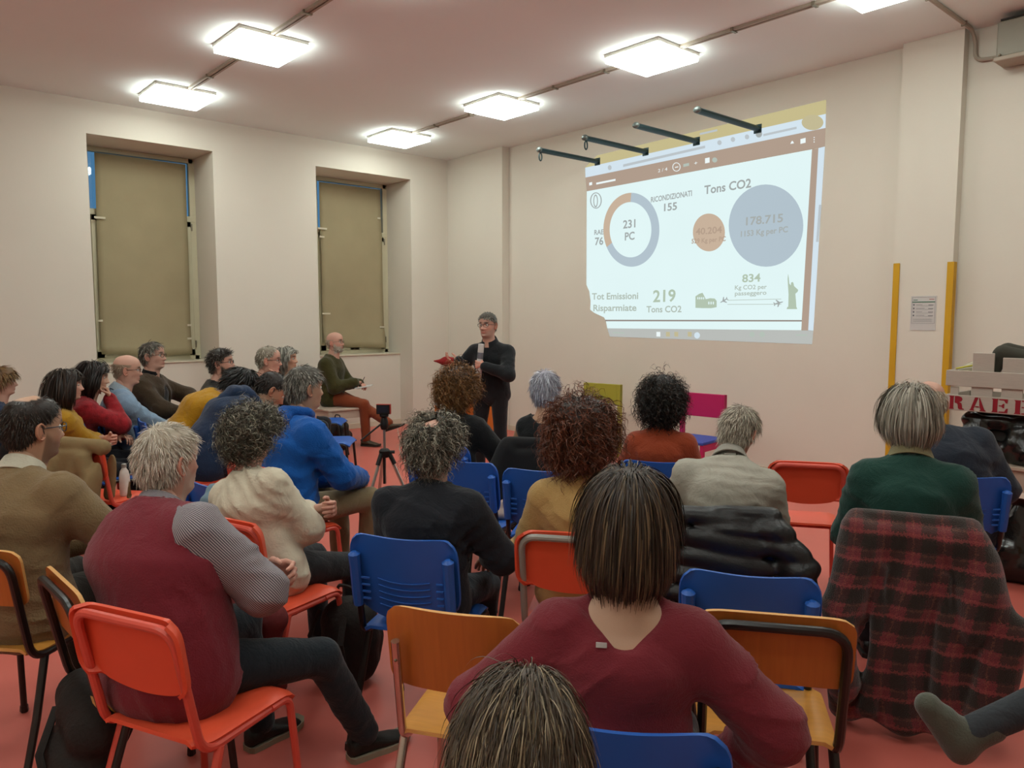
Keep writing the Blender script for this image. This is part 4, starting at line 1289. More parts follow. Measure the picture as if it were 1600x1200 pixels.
    if over:
        on_ = over.get('name', 'vest')
        op = torso(over.get('puff', .026), sex == 'f')+[seg(p0+[0, 0, -.03], p0+[0, 0, .03], .138*b, .135*b, 1.45)]
        if over.get('sleeve', 0) > 0: op += arm(over.get('puff', .026), over['sleeve'])
        oc = [neck_cut(over.get('neck', .075), over.get('drop', .0), over.get('nfwd', .012))]
        if over.get('sleeve', 0) <= 0:
            for s in (-1, 1): oc.append((sh[s]+R2 @ [s*.055, 0, -.02], sh[s]+R2 @ [s*.25, 0, -.02], .075, .12))
        if over.get('open'):
            for q in range(3): oc.append((p1+R1 @ [0, .14, -.20+.14*q], p1+R1 @ [0, .22, -.06+.14*q], .05+.012*q, .07))
        garment(on_, op, over.get('mat') or cloth(over['color'], on_, **over.get('look', {})), over.get('folds', .006), cuts=oc, freq=over.get('freq', 14))
    if hood:
        L = []
        for k in range(9):
            an_ = math.radians(-125+250*k/8)
            L.append(p3+R2 @ [.088*math.sin(an_), -.085*math.cos(an_)+.01, .035-.012*math.cos(an_)*0])
        hpv = [seg(L[k], L[k+1], .026, .026) for k in range(8)]+[seg(p3+R2 @ [-.05, -.10, -.02], p3+R2 @ [.05, -.10, -.02], .040, .040), seg(p3+R2 @ [0, -.10, -.03], p3+R2 @ [0, -.115, -.14], .055, .03, 1.4)]
        garment('hood', hpv, cloth(hood, nm), .006, k=.03, freq=26, quant=.8)
    if collar:
        cc = p3+R2 @ [0, .012, 0]
        Rc = np.stack([R2[:, 0], np.cross(unit(p4-p3), R2[:, 0]), unit(p4-p3)], 1)
        if collar[0] == 'turtle':
            mb = ring_band(cc, Rc, .074, .066, -.02, .055, th=.010)
        elif collar[0] == 'low':
            mb = ring_band(cc, Rc, .076, .069, -.02, .018, th=.008)
        else:
            mb = ring_band(cc, Rc, .092, .071, -.012, .048, a0=.28, a1=2*math.pi-.28, th=.005, wav=-.012)
            mb2 = ring_band(cc, Rc, .071, .070, -.01, .048, a0=.25, a1=2*math.pi-.25, th=.004, wav=-.012)
            mb.add(np.vstack(mb2.v), mb2.f)
        cm = collar[1] if not isinstance(collar[1], str) else cloth(collar[1], 'collar')
        o = mb.build('collar', cm, body, angle=60)
        co = np.empty(len(o.data.vertices)*3, np.float32); o.data.vertices.foreach_get('co', co)
        co = co.reshape(-1, 3)
        uvl = o.data.uv_layers.new(name='cloth'); li = np.empty(len(o.data.loops), np.int32); o.data.loops.foreach_get('vertex_index', li)
        q = (co-cc) @ Rc
        uvc = np.stack([q[:, 2]*1.0, np.arctan2(q[:, 0], q[:, 1])*.06], -1)
        uvl.data.foreach_set('uv', uvc[li].astype(np.float32).ravel())
        o.data.vertices.foreach_set('co', (co*S+[0, 0, seat]).astype(np.float32).ravel()); o.data.update()
    garment('trousers', leg(.006, .008), cloth(trousers, 'trousers', bump=.2), .004, k=.03, freq=20, quant=1.15)
    # --- shoes
    for s in (-1, 1):
        fd = unit(legs_.get(s, {}).get('foot', (s*.18, 1, 0)))
        if legs_.get(s, {}).get('boot'):
            upv = unit(an[s]-kn[s]); toe = an[s]+upv*.045+fd*.155; heel = an[s]+upv*.045-fd*.03
            bp_ = [seg(an[s]-upv*.09, an[s]+upv*.02, .056, .056), seg(heel, toe, .050, .046), seg(an[s]+upv*.01, an[s]+upv*.02+fd*.09, .052, .042)]
            l2, h2 = bounds(bp_, .03)
            v_, f_ = polygonise(lambda X: field(X, bp_, .03)-.003*creases(X, 5, 60), l2, h2, .008)
            np_mesh('boot', v_*S+[0, 0, seat], f_, mat('suede_'+shoes, shoes, rough=.9, var=.1, scale=40, bump=.3, sheen=.3), body)
            continue
        shoe(body, an[s], fd, S, seat, shoes, sole, d)
    # --- hair, glasses
    if hair and hair.get('n', 1) > 0:
        hvv, hff, hcc = hair_mesh(HV, HQ, T, Z, hm, hair, seed+5, RH, p4-RH @ np.array([0, -.022, .012]))
        np_mesh('hair', hvv*S+[0, 0, seat], hff, m_hair, body, colors=hcc)
    if beard and beard[2] > 0:
        bmask = (Z < np.interp(A, [0, .35, .9, 1.5], [.060, .056, .06, .10])) & (A < 1.4) & (Z > -.012) & ~((A < .24) & (np.abs(Z-.043) < .007))
        sp = dict(color=beard[0], n=beard[2], len=beard[3], w=.0022+.0003*d, lift=.5, comb=(0, .0, -.3), whorl=(0, .09, .12), cap=.002, steps=4, off=-.04, neck=.0, mess=.3, shade=.35)
        v_, f_, c_ = hair_mesh(HV, HQ, T, Z, bmask, sp, seed+9, RH, p4-RH @ np.array([0, -.022, .012]))
        np_mesh('beard', v_*S+[0, 0, seat], f_, m_hair, body, colors=c_)
    if glasses:
        gm = mat('specs_'+glasses, glasses, rough=.3, var=.05, spec=.5)
        mb = MB()
        for s in (-1, 1):
            aa = np.linspace(0, 2*math.pi, 19)[:-1]
            pth = [(s*.034+.024*np.sign(math.cos(k))*abs(math.cos(k))**.7, .1035-.010*abs(s*.034+.024*math.cos(k))/.058*1.0, .114+.017*np.sign(math.sin(k))*abs(math.sin(k))**.7) for k in aa]
            mb.tube(pth, .0021, n=6, closed=True)
            mb.tube([(s*.058, .094, .120), (s*.076, .07, .119), (s*.081, .0, .112), (s*.080, -.02, .104)], .002, n=6)
        mb.tube([(-.011, .103, .117), (0, .106, .119), (.011, .103, .117)], .002, n=6)
        o = mb.build('glasses', gm, body)
        co = np.empty(len(o.data.vertices)*3, np.float32); o.data.vertices.foreach_get('co', co)
        co = (co.reshape(-1, 3)-[0, -.022, .012]) @ RH.T+p4
        o.data.vertices.foreach_set('co', (co*S+[0, 0, seat]).astype(np.float32).ravel()); o.data.update()
    PEOPLE[key] = dict(obj=body, loc=loc, a=a, S=S, seat=seat, wr=wr, el=el, sh=sh, kn=kn, p3=p3, p0=p0, hands=hand_info, Rz=Rz, an=an, p2=p2, dy=(0.0 if lean > -9 else -.045))
    return body

def spot(key, q):
    """world position of a point given in a person's own frame (scale 1, seat at z=0)"""
    p = PEOPLE[key]; return p['loc']+p['Rz'] @ (np.asarray(q, float)*p['S']+[0, 0, p['seat']])

def shoe(body, ankle, fd, S, seat, color, sole, d):
    up = np.array([0, 0, 1.0]); fd = unit(fd); rt = unit(np.cross(fd, up)); up = np.cross(rt, fd)
    base = ankle-up*.085
    secs = [(-.065, .018, .060, .0), (-.055, .034, .078, .0), (-.02, .038, .088, .0), (.03, .039, .075, .0), (.08, .046, .055, .0), (.13, .048, .042, .0), (.165, .040, .032, .0), (.185, .018, .024, .0)]
    n = 14; V = []; F = []
    for (y, w, h, z0) in secs:
        for k in range(n):
            a = 2*math.pi*k/n
            x = w*math.copysign(abs(math.cos(a))**.75, math.cos(a)); z = .018+(h-.018)/2+(h-.018)/2*math.copysign(abs(math.sin(a))**.8, math.sin(a))
            V.append(base+rt*x+fd*y+up*z)
    for i in range(len(secs)-1):
        for k in range(n):
            l = (k+1) % n; F.append((i*n+k, i*n+l, (i+1)*n+l, (i+1)*n+k))
    F.append(tuple(range(n-1, -1, -1))); F.append(tuple((len(secs)-1)*n+k for k in range(n)))
    V = np.array(V)*S+[0, 0, seat]
    o = MB().add(V, F).build('shoe', mat('shoe_'+color, color, rough=.55, var=.12, scale=40, bump=.2), body, angle=50)
    V = []; F = []
    for (y, w, h, z0) in secs:
        for (x, z) in ((-w-.003, 0), (w+.003, 0), (w+.003, .022), (-w-.003, .022)): V.append(base+rt*x+fd*(y*1.03)+up*(z+.012*max(0, (y-.12)/.06)))
    for i in range(len(secs)-1):
        for k in range(4):
            l = (k+1) % 4; F.append((i*4+k, i*4+l, (i+1)*4+l, (i+1)*4+k))
    F.append((3, 2, 1, 0)); m = (len(secs)-1)*4; F.append((m, m+1, m+2, m+3))
    MB().add(np.array(V)*S+[0, 0, seat], F).build('sole', mat('sole_'+(sole or '2a2826'), sole or '2a2826', rough=.7), o, angle=30)
def H(base=None, **k):
    d = dict(base or {}); d.update(k); return d
CURLY = dict(len=.085, lvar=.4, curl=.012, turns=2.4, steps=13, n=2000, w=.0032, lift=.62, grav=.10, cap=.030, lump=.35, mess=.35, high=.045, wob=.10, twist=1.5, shade=.45, off=.02)
CROP = dict(len=.028, n=1800, w=.0026, lift=.22, grav=.10, mess=.16, steps=5, cap=.004, stain=.8, wob=.05, off=.004)
BOB = dict(face=True, len=.24, lvar=.18, n=2600, w=.0042, lift=.12, grav=.42, mess=.05, steps=11, cap=.008, off=.020, tuck=.03, wob=.03, high=.012, line=(.17, .15, .12, .05, .01), whorl=(0, -.03, .228), neck=.07, twist=.5)
def sit(key, kind, label, dy=None, turn=0.0, dx=0.0):
    if dy is None: dy = PEOPLE[key]['dy']
    p = PEOPLE[key]; q = p['loc']+p['Rz'] @ np.array([dx, dy*p['S'], 0])
    return chair(kind, q, p['a']-math.radians(turn), label)
LAP = {1: dict(to=(.09, .28, .19)), -1: dict(to=(-.09, .28, .19))}

# ---- nearest rows, seen from behind
person('vest', 260, 660, 2.5, 24, 'man in a maroon knitted vest over a striped shirt, arms folded', lean=2, bend=16, side=-19, head=(4, 4, 0), neck=8, skin='pink', build=1.12, belly=.6,
       hair=H(color='b3a592', color2='ddd4c6', mix2=.5, len=.034, n=4200, w=.0017, lift=.2, grav=.12, mess=.16, steps=5, cap=.004, stain=.6, whorl=(.0, -.06, .225), line=(.19, .165, .128, .05, .01)),
       brows='a09080', beard=('b8aa9a', .5, 0, 0), top=dict(name='shirt', puff=.010, loose=.020, stripe=True, mat=stripes_mat('striped_cotton', '4a4450', 'aaa2a4', 260, 0), folds=.008, sleeve=.75),
       over=dict(name='vest', color='74242f', puff=.032, neck=.085, folds=.006, look=dict(bscale=200, bump=.35)), collar=('shirt', stripes_mat('striped_collar', '4a4450', 'aaa2a4', 190, 0)),
       trousers='1b2228', shoes='17140f', sole='8f8672', arms={1: dict(to=(.06, .36, .27), pole=(1.0, .1, -.8), curl=40, palm=(-.3, -.3, -1)), -1: dict(to=(.10, .33, .32), pole=(-.9, 0, -.5), curl=40, palm=(0, -1, -.3))},
       legs_={1: dict(to=(.31, .60, 0), foot=(.5, 1, 0), pole=(.45, .6, 1)), -1: dict(to=(-.10, .50, 0), foot=(.2, 1, 0))})
sit('vest', 'red', 'red chair under the man in the maroon vest', dx=.12)
person('burgundy', 985, 728, 1.75, 10, 'woman in a burgundy jumper with a wide neckline and straight brown hair', sex='f', lean=0, bend=10, head=(-2, 4, 2), neck=6, skin='tan', build=1.0, vs_k=.85,
       hair=H(BOB, color='33261c', color2='66523a', mix2=.25, len=.175, lvar=.3, n=6500, w=.0028, tuck=.0),
       top=dict(name='jumper', color='74262f', puff=.014, loose=.014, neck=.075, drop=.02, nfwd=-.02, folds=.010, freq=11, look=dict(bscale=260, bump=.3), bare=True, cuts=(((0, -.05, .03), (0, -.115, -.075), .062, .030, 2.5),)),
       arms={1: dict(to=(.28, .20, .10), pole=(1, -.5, -.3)), -1: dict(to=(-.36, .26, .22), pole=(-.7, -.6, -.5))}, trousers='2c2c30')
sit('burgundy', 'blue', 'blue chair under the woman in the burgundy jumper')
person('front', 815, 1072, .93, 8, 'person with tousled grey-brown hair, only the top of the head in view', lean=4, bend=14, head=(0, 12, 0), neck=8, skin='fair',
       hair=H(color='4a3c2e', color2='8c7a60', mix2=.25, len=.075, lvar=.3, n=9000, w=.0016, lift=.14, grav=.22, mess=.10, steps=9, whorl=(.01, .02, .23), cap=.010, off=.016, wob=.07, high=.02, stain=.9, line=(.17, .15, .12, .04, .0), shade=.4),
       top=dict(color='3a3c44'), trousers='24262c')
sit('front', 'wood', 'black-framed wooden chair below the frame under the nearest head')
person('tan', 50, 615, 2.95, 8, 'man in a taupe jumper with dark thinning hair and blue-armed glasses', lean=2, bend=14, side=-6, head=(24, 6, 0), neck=8, skin='warm', build=1.08,
       hair=H(CROP, color='231a14', color2='4a3c30', mix2=.2, len=.02, n=3200, w=.0018, stain=.85, hole=(0, -.03, .042), line=(.195, .165, .125, .05, .0)), glasses='2a3a48', beard=('3a2c22', .6, 0, 0),
       top=dict(color='7c6648', puff=.018, loose=.012, folds=.008, freq=12, look=dict(bscale=150, bump=.5)), collar=('shirt', 'b9b2a0'), trousers='2a2620',
       arms={1: dict(to=(.24, .40, .27), pole=(.7, -.4, -.7), curl=45, palm=(-.6, 0, -.6)), -1: dict(to=(.02, .38, .24), curl=40)})
sit('tan', 'wood', 'black-framed wooden chair under the man in the taupe jumper')
person('white', 395, 628, 3.35, 30, 'woman in a cream long-sleeved top with curly grey hair, arms crossed', sex='f', lean=-12, bend=16, side=-16, head=(-4, 6, 3), neck=8, skin='pink', build=1.1,
       hair=H(CURLY, color='4a443a', color2='96907e', mix2=.35, n=2800, len=.085), top=dict(name='top', color='cfc4ae', puff=.016, loose=.016, folds=.010, freq=13, sleeve=.55, look=dict(bump=.15)), trousers='232427',
       arms={1: dict(to=(-.04, .25, .34), pole=(1, -.2, -.8), curl=35, palm=(0, -1, -.2)), -1: dict(to=(.17, .22, .37), pole=(-.9, .0, -.6), curl=50, palm=(-.5, -1, .0), dir=(1, -.35, .12))})
sit('white', 'red', 'red chair with a maroon jacket under the woman in cream', dx=.07)
person('navy', 680, 645, 3.05, 16, 'man in a dark charcoal jacket with long grey curls and a thin crown', lean=0, bend=14, head=(4, 4, 0), neck=6, skin='pink', build=1.04,
       hair=H(CURLY, color='4c463c', color2='9c9686', mix2=.42, n=2600, len=.085, cap=.020, high=.03, hole=(-.0, -.055, .030), stain=.5, curl=.007, grav=.2),
       top=dict(name='jacket', color='1e2026', puff=.020, loose=.014, folds=.010, freq=11, look=dict(bump=.2, sheen=.1)), collar=('low', '24262a'), trousers='202a33',
       arms={1: dict(to=(.20, .34, .18), pole=(.9, -.5, -.5)), -1: dict(to=(-.05, .30, .2))})
sit('navy', 'blue', 'blue chair with back ribs under the man in the charcoal jacket')
person('turtle', 910, 622, 3.1, 12, 'woman in a camel turtleneck with voluminous auburn brown curls', sex='f', lean=0, bend=8, head=(4, 2, 0), neck=4, skin='fair', build=.98,
       hair=H(CURLY, color='2c1a10', color2='6a3820', mix2=.35, n=3600, len=.13, cap=.050, high=.05, grav=.22, off=.035, tip='74402a', line=(.17, .15, .12, .03, -.01)),
       top=dict(color='b8955e', puff=.015, loose=.012, folds=.007, look=dict(bscale=200)), collar=('turtle', 'a88552'), trousers='2a2c34')
sit('turtle', 'redgrey', 'red chair with grey frame under the woman in the camel turtleneck')
person('shirt', 1165, 634, 3.55, 14, 'man in a pale grey shirt bending forward, head turned down', lean=10, bend=22, side=6, head=(22, 26, 8), neck=14, skin='pink', build=1.0,
       hair=H(CROP, color='85796a', color2='cfc6b4', mix2=.5, len=.045, n=2800, w=.0022, line=(.19, .16, .125, .04, .0)),
       top=dict(name='shirt', color='a39e92', puff=.012, loose=.010, folds=.010, freq=13, look=dict(bump=.12, sheen=0)), collar=('shirt', '8f8a80'), trousers='2a2a2c',
       arms={1: dict(to=(.12, .40, .15), pole=(.6, -.3, -.9)), -1: dict(to=(-.14, .38, .15), pole=(-.6, -.3, -.9))})
sit('shirt', 'blue', 'chair hidden by a black quilted jacket under the grey shirt man')
person('green', 1424, 600, 3.25, 25, 'woman in a dark green jumper with a smooth grey bob', sex='f', lean=2, bend=12, head=(-14, 4, 0), neck=6, skin='tan', build=.98,
       hair=H(BOB, color='7c7466', color2='aaa294', mix2=.4, len=.15, lvar=.3, n=3600, w=.0036, tuck=.07, off=.024, line=(.17, .15, .12, .06, .02)),
       top=dict(color='1c3e36', puff=.016, loose=.012, folds=.008, freq=12, look=dict(bscale=200)), collar=('shirt', '7f7758'), trousers='22242a', arms={1: dict(to=(.10, .34, .17), pole=(.6, -.3, -.9)), -1: dict(to=(-.10, .34, .17), pole=(-.6, -.3, -.9))})
sit('green', 'wood', 'chair hidden under the red plaid coat')
person('suit', 1452, 593, 4.2, 4, 'balding man in a dark navy jacket behind the grey-bobbed woman', lean=8, bend=18, side=-13, head=(14, 8, 0), neck=8, skin='pink', build=1.0,
       hair=H(CROP, color='a0917e', color2='c6b9a6', mix2=.4, style='horseshoe', top=.17, stain=.6, n=1500), top=dict(name='jacket', color='252b36', puff=.022, folds=.007, look=dict(bump=.15)), trousers='22242a')
chair_at('blue', 1512, 748, 3.78, 8, 'blue chair under the man in the navy jacket')

# ---- middle rows
person('hoodie', 475, 570, 4.45, 38, 'man in a bright blue hooded fleece with short grey hair', lean=2, bend=16, side=-7, head=(8, 4, 0), neck=8, skin='warm', build=1.0,
       hair=H(CROP, color='4a463e', color2='98948a', mix2=.5, len=.035, n=2200, w=.0026), hood='0e4a92', top=dict(name='fleece', color='10529e', puff=.020, loose=.012, folds=.009, freq=12), trousers='7d6c50',
       arms={1: dict(to=(.12, .40, .20), pole=(.8, -.4, -.6), curl=45, palm=(-.7, 0, -.5)), -1: dict(to=(.02, .36, .2))})
sit('hoodie', 'red', 'red chair under the man in the blue fleece')
person('cardigan', 715, 571, 5.05, 18, 'woman in a black cardigan with frizzy ginger-brown curls', sex='f', lean=2, bend=10, head=(6, 2, 0), neck=4, skin='fair', build=1.02,
       hair=H(CURLY, color='3a2414', color2='80552c', mix2=.45, n=2600, w=.0042, len=.12, cap=.045, tip='8a6034', high=.05, grav=.25, off=.03, line=(.17, .15, .12, .05, .02)), top=dict(name='cardigan', color='0e0e10', puff=.022, loose=.014, folds=.008), collar=('low', '7c7a72'), trousers='151517',
       arms={1: dict(to=(.22, .34, .17), pole=(.9, -.3, -.5)), -1: dict(to=(-.08, .3, .2))})
sit('cardigan', 'blue', 'blue chair under the woman in the black cardigan')
person('silver', 852, 577, 5.1, 12, 'woman in a black sleeveless top with short silver-lilac hair', sex='f', lean=0, bend=8, head=(4, 0, 0), neck=4, skin='warm', build=.95,
       hair=H(CROP, color='8c8a96', color2='c4c6d0', mix2=.4, len=.075, n=2400, w=.0042, lift=.25, cap=.014, high=.022, off=.016, grav=.2, line=(.17, .15, .12, .04, .0), whorl=(0, -.04, .226)),
       top=dict(name='top', color='121417', puff=.014, sleeve=0.0, neck=.085, drop=.02, nfwd=-.01, folds=.005), trousers='151517')
sit('silver', 'blue', 'chair hidden by a black coat under the silver-haired woman')
person('rust', 1035, 587, 4.5, 14, 'woman in a rust orange top with dark curly hair', sex='f', lean=0, bend=10, head=(2, 2, 0), neck=4, skin='fair', build=1.0,
       hair=H(CURLY, color='17110d', color2='33261c', mix2=.3, n=2600, w=.0036, len=.125, cap=.046, high=.05, grav=.24, off=.032, line=(.17, .15, .12, .03, -.01)), top=dict(color='8c3a1e', puff=.014, folds=.006), trousers='2a2a2e')
sit('rust', 'blue', 'blue chair under the woman in the rust top')

# ---- the group by the windows, in profile
person('mustard', 103, 575, 5.5, 48, 'woman in a mustard jumper with a brown bob, arms crossed', sex='f', lean=-14, bend=14, head=(12, 4, 0), neck=12, skin='pink',
       hair=H(BOB, color='241a14', color2='33261c', mix2=.3, n=1800, w=.006, len=.26, line=(.19, .16, .10, .05, .02)), top=dict(color='a0761a', puff=.016, folds=.008, sleeve=.35), trousers='15161b',
       arms={1: dict(to=(-.10, .27, .27), pole=(1, -.1, -.7), curl=30, palm=(0, -1, -.3)), -1: dict(to=(.16, .24, .32), pole=(-.9, .0, -.6), curl=40, palm=(0, -1, 0))})
sit('mustard', 'blue', 'blue chair under the woman in the mustard jumper')
person('redknit', 148, 563, 5.95, 50, 'woman in a patterned red knit with dark fringe, hand at her chin', sex='f', lean=-6, bend=16, head=(16, 10, 0), neck=12, skin='fair',
       hair=H(BOB, color='1c1412', color2='2a201c', mix2=.3, n=1800, w=.006, len=.22, tuck=.05, line=(.155, .14, .10, .05, .02)), top=dict(color='8c1a22', puff=.018, folds=.006, mat=None, look=dict(var=.75, scale=26, bump=.3)), trousers='1a1a20',
       arms={1: dict(to=(.04, .20, .56), pole=(.6, .6, -1), curl=60, palm=(0, -1, .4), dir=(-.2, -.3, 1)), -1: dict(to=(.10, .26, .26), pole=(-.9, 0, -.6))})
sit('redknit', 'red', 'red chair under the woman in the patterned red knit')
person('lightblue', 198, 553, 6.3, 52, 'bald man with glasses in a light blue jumper', lean=-22, bend=20, head=(10, 6, 0), neck=20, skin='pink', build=1.08, belly=.4,
       hair=H(CROP, color='9a8470', style='horseshoe', top=.15, n=500, stain=.25, len=.012, cap=.001), glasses='1c1a1a', top=dict(color='7d93aa', puff=.018, folds=.008, freq=12), collar=('shirt', '9aa8b4'), trousers='2c3640',
       arms={1: dict(to=(.06, .34, .17), curl=35), -1: dict(to=(-.02, .36, .18), curl=35)})
sit('lightblue', 'blue', 'blue chair under the bald man in light blue')
person('brown', 236, 533, 7.0, 84, 'man in a brown jacket over black, legs crossed, under the kraft paper window', seat=.50, lean=-10, bend=8, head=(4, 0, 0), neck=8, skin='pink', build=1.08,
       hair=H(CROP, color='4a443c', color2='8a8478', mix2=.5, len=.04, n=1200, w=.004, line=(.195, .165, .12, .05, .01)), glasses='4a3a30', top=dict(color='101012', puff=.012, folds=.005), over=dict(name='jacket', color='3b2c1c', puff=.030, sleeve=1.0, neck=.085, open=True, folds=.008), collar=('turtle', '101012'), trousers='2c3238',
       arms={1: dict(to=(.16, .36, .24), pole=(.9, -.2, -.3), curl=35), -1: dict(to=(-.10, .36, .30), pole=(-1, -.1, .0), curl=35)}, legs_={-1: dict(to=(.16, .62, 0), up=.22, foot=(.3, 1, .3), pole=(0, .3, 1))})
sit('brown', 'blue', 'blue chair under the man in the brown jacket')
person('leather', 342, 542, 6.8, 74, 'bearded man in a black leather jacket with thick glasses', lean=-8, bend=12, head=(8, -2, 0), neck=10, skin='pink', build=1.06,
       hair=H(CROP, color='2a2420', color2='6a645a', mix2=.4, len=.04, n=1500, w=.004, lift=.45, mess=.25, cap=.012, high=.02, face=True), glasses='12100f', beard=('5a5048', .8, 500, .02), top=dict(name='jacket', color='191a1b', puff=.026, folds=.009, freq=18, look=dict(rough=.4, bump=.15, sheen=0, spec=.5)), collar=('low', '191a1b'), trousers='1a1b20')
sit('leather', 'blue', 'blue chair under the man in the leather jacket')
person('ponytail', 393, 558, 6.35, 56, 'woman in a mustard top bending over beside the navy hoodie', sex='f', lean=26, bend=26, head=(4, 44, 0), neck=24, skin='tan',
       hair=H(CROP, color='120e0c', color2='1c1613', mix2=.2, n=1500, w=.006, len=.10, lift=.12, grav=.12, face=True, cap=.012, off=.012, line=(.18, .16, .12, .05, .02)), glasses='1a1614', top=dict(color='a8790f', puff=.016, folds=.008), trousers='1c2030',
       arms={1: dict(to=(.05, .52, .30)), -1: dict(to=(-.02, .5, .3))})
sit('ponytail', 'blue', 'blue chair under the bending woman in mustard')
person('navyhood', 440, 572, 5.95, 52, 'man in a navy hooded top bowing his head over his lap', lean=24, bend=30, head=(8, 40, 0), neck=24, skin='tan', build=1.06,
       hair=H(CROP, color='221915', n=1500, w=.004, len=.02), hood='1b2c46', top=dict(color='1b2c46', puff=.020, folds=.008), trousers='1d2436',
       arms={1: dict(to=(.05, .52, .26)), -1: dict(to=(-.02, .5, .26))})
sit('navyhood', 'red', 'red chair under the man in the navy hooded top')
person('thinker', 420, 540, 7.2, 72, 'balding man with glasses resting his chin on his hand', lean=0, bend=14, head=(8, 6, 0), neck=12, skin='pink',
       hair=H(CROP, color='8a8070', color2='b8b0a0', mix2=.4, n=1000, w=.004, line=(.215, .185, .125, .05, .01), stain=.6), glasses='2a2420', top=dict(color='202226', puff=.018), trousers='1c1d22',
       arms={1: dict(to=(.03, .20, .575), pole=(.6, .7, -1), curl=65, palm=(0, -1, .3), dir=(-.2, -.1, 1)), -1: dict(to=(.05, .3, .25))})
sit('thinker', 'red', 'red chair under the man resting his chin')
person('greybob', 446, 541, 7.9, 82, 'woman with a short grey bob sitting farthest along the window wall', sex='f', lean=0, bend=8, head=(8, 0, 0), neck=8, skin='warm',
       hair=H(BOB, color='6c685e', color2='a09c90', mix2=.5, n=1000, w=.007, len=.16, tuck=.06), top=dict(color='17171a', puff=.018), trousers='1c1d22')
sit('greybob', 'blue', 'blue chair under the woman with the short grey bob')
person('olive', 522, 518, 9.75, 96, 'bald bearded man in an olive jumper and rust trousers writing in a notebook', seat=.52, lean=-4, bend=8, head=(4, 0, 0), neck=6, skin='pink', build=1.1,
       hair=H(CROP, color='a89a88', style='horseshoe', top=.14, n=300, stain=.3, len=.012, cap=.001, w=.004), glasses='7a6a58', beard=('b4a898', .85, 350, .02), top=dict(color='373312', puff=.020, loose=.014, folds=.007), collar=('low', '373312'), trousers='7c3a1e', shoes='4a3e30', sole='2a241c',
       arms={1: dict(to=(.06, .30, .27), curl=45), -1: dict(to=(-.04, .33, .25), curl=30)}, legs_={1: dict(to=(.14, .46, 0)), -1: dict(to=(.22, .78, 0), up=.20, foot=(.2, 1, .35), pole=(.1, .1, 1))})
person('edge', 2, 573, 6.0, 50, 'person in dark navy with fair hair cut by the left edge', sex='f', lean=-4, bend=10, head=(0, 4, 0), neck=8, skin='pink',
       hair=H(CROP, color='6a4c2c', color2='8a6a40', mix2=.4, len=.07, n=1400, w=.005, cap=.014, off=.014, grav=.2, line=(.17, .15, .12, .06, .03)), top=dict(color='1c2a44', puff=.02), trousers='1c2030',
       arms={1: dict(to=(.12, .22, .40), pole=(.8, -.2, -.8), curl=50), -1: dict(to=(-.02, .26, .36), curl=50)})
sit('edge', 'blue', 'blue chair under the fair-haired person at the left edge')

# ---- the speaker
person('speaker', 762, 487, 7.2, 203, 'standing man in a black polo holding a white paper roll and a red cloth', seat=.84, stand=True, lean=3, bend=4, head=(4, 4, 0), neck=4, skin='pink', build=1.0, belly=.5,
       hair=H(CROP, color='4c463e', color2='8c867a', mix2=.4, len=.025, n=1500, w=.004), glasses='1c1c20', beard=('8a8078', .4, 0, 0), top=dict(name='polo', color='16181b', puff=.016, folds=.007, look=dict(bump=.12)), collar=('shirt', '1c1e22'), trousers='17171a', shoes='141312',
       arms={1: dict(to=(.25, .24, .41), pole=(.7, -.6, -.8), curl=30, palm=(0, .2, 1), dir=(1, .2, .1)), -1: dict(to=(-.03, .24, .36), pole=(-1, -.3, -.2), curl=75, palm=(.4, -1, 0), dir=(1, .2, .15))},
       legs_={1: dict(to=(.13, .02, 0)), -1: dict(to=(-.11, -.03, 0))}, group='the speaker')
# ================================================================== COATS AND BAGS ON CHAIRS
def soft(name, prims, material, label, cat, loc=(0, 0, 0), rz=0.0, vs=.011, k=.03, shape=None, uv=None, group=None, zmin=.004):
    """a soft thing built in its own frame, stood at loc"""
    lo, hi = bounds(prims, .04)
    def fn(X):
        D = field(X, prims, k)
        if shape is not None: D = shape(X, D)
        return np.maximum(D, zmin-X[:, 2])
    v, f = polygonise(fn, lo, hi, vs)
    o = np_mesh(name, v, f, material, None, uv=uv(v) if uv else None)
    o.location = Vector(np.asarray(loc, float)); o.rotation_euler = (0, 0, rz)
    return tag(o, label, cat, group)
def seat_of(key):
    p = PEOPLE[key]; dy = p['dy']; q = p['loc']+p['Rz'] @ np.array([0, dy*p['S'], 0]); return (q[0], q[1], 0), p['a']
def coat_prims(bottom, w0, w1, sleeve_z, sleeve_out, top=.855, thick=.030, back=-.275, sr=.062):
    L = [seg((-.19, -.235, top-.02), (.19, -.235, top-.02), .040, .040),
         seg((0, back, top-.08), (0, back-.05, bottom), thick, thick*1.25, w0/thick if False else (w1/(thick*1.25))),
         seg((0, -.165, top-.06), (0, -.15, max(.52, bottom)), .016, .016, 11.0)]
    for s in (-1, 1):
        L.append(seg((s*.20, -.255, top-.06), (s*(w0+sleeve_out), back-.02, (top+sleeve_z)/2+.02), sr*.9, sr))
        L.append(seg((s*(w0+sleeve_out), back-.02, (top+sleeve_z)/2+.02), (s*(w0+sleeve_out*.7), back-.05, sleeve_z), sr, sr*1.05))
    return L
def folds_v(a, f, seed=0.0):
    def sh(X, D):
        g = np.clip((.86-X[:, 2])/.25, 0, 1)
        return D-g*a*np.sin(f*X[:, 0]+2.2*np.sin(4*X[:, 2]+seed)+seed)-.004*waves(X, int(seed*10)+3, 22)
    return sh
loc, rz = seat_of('green')
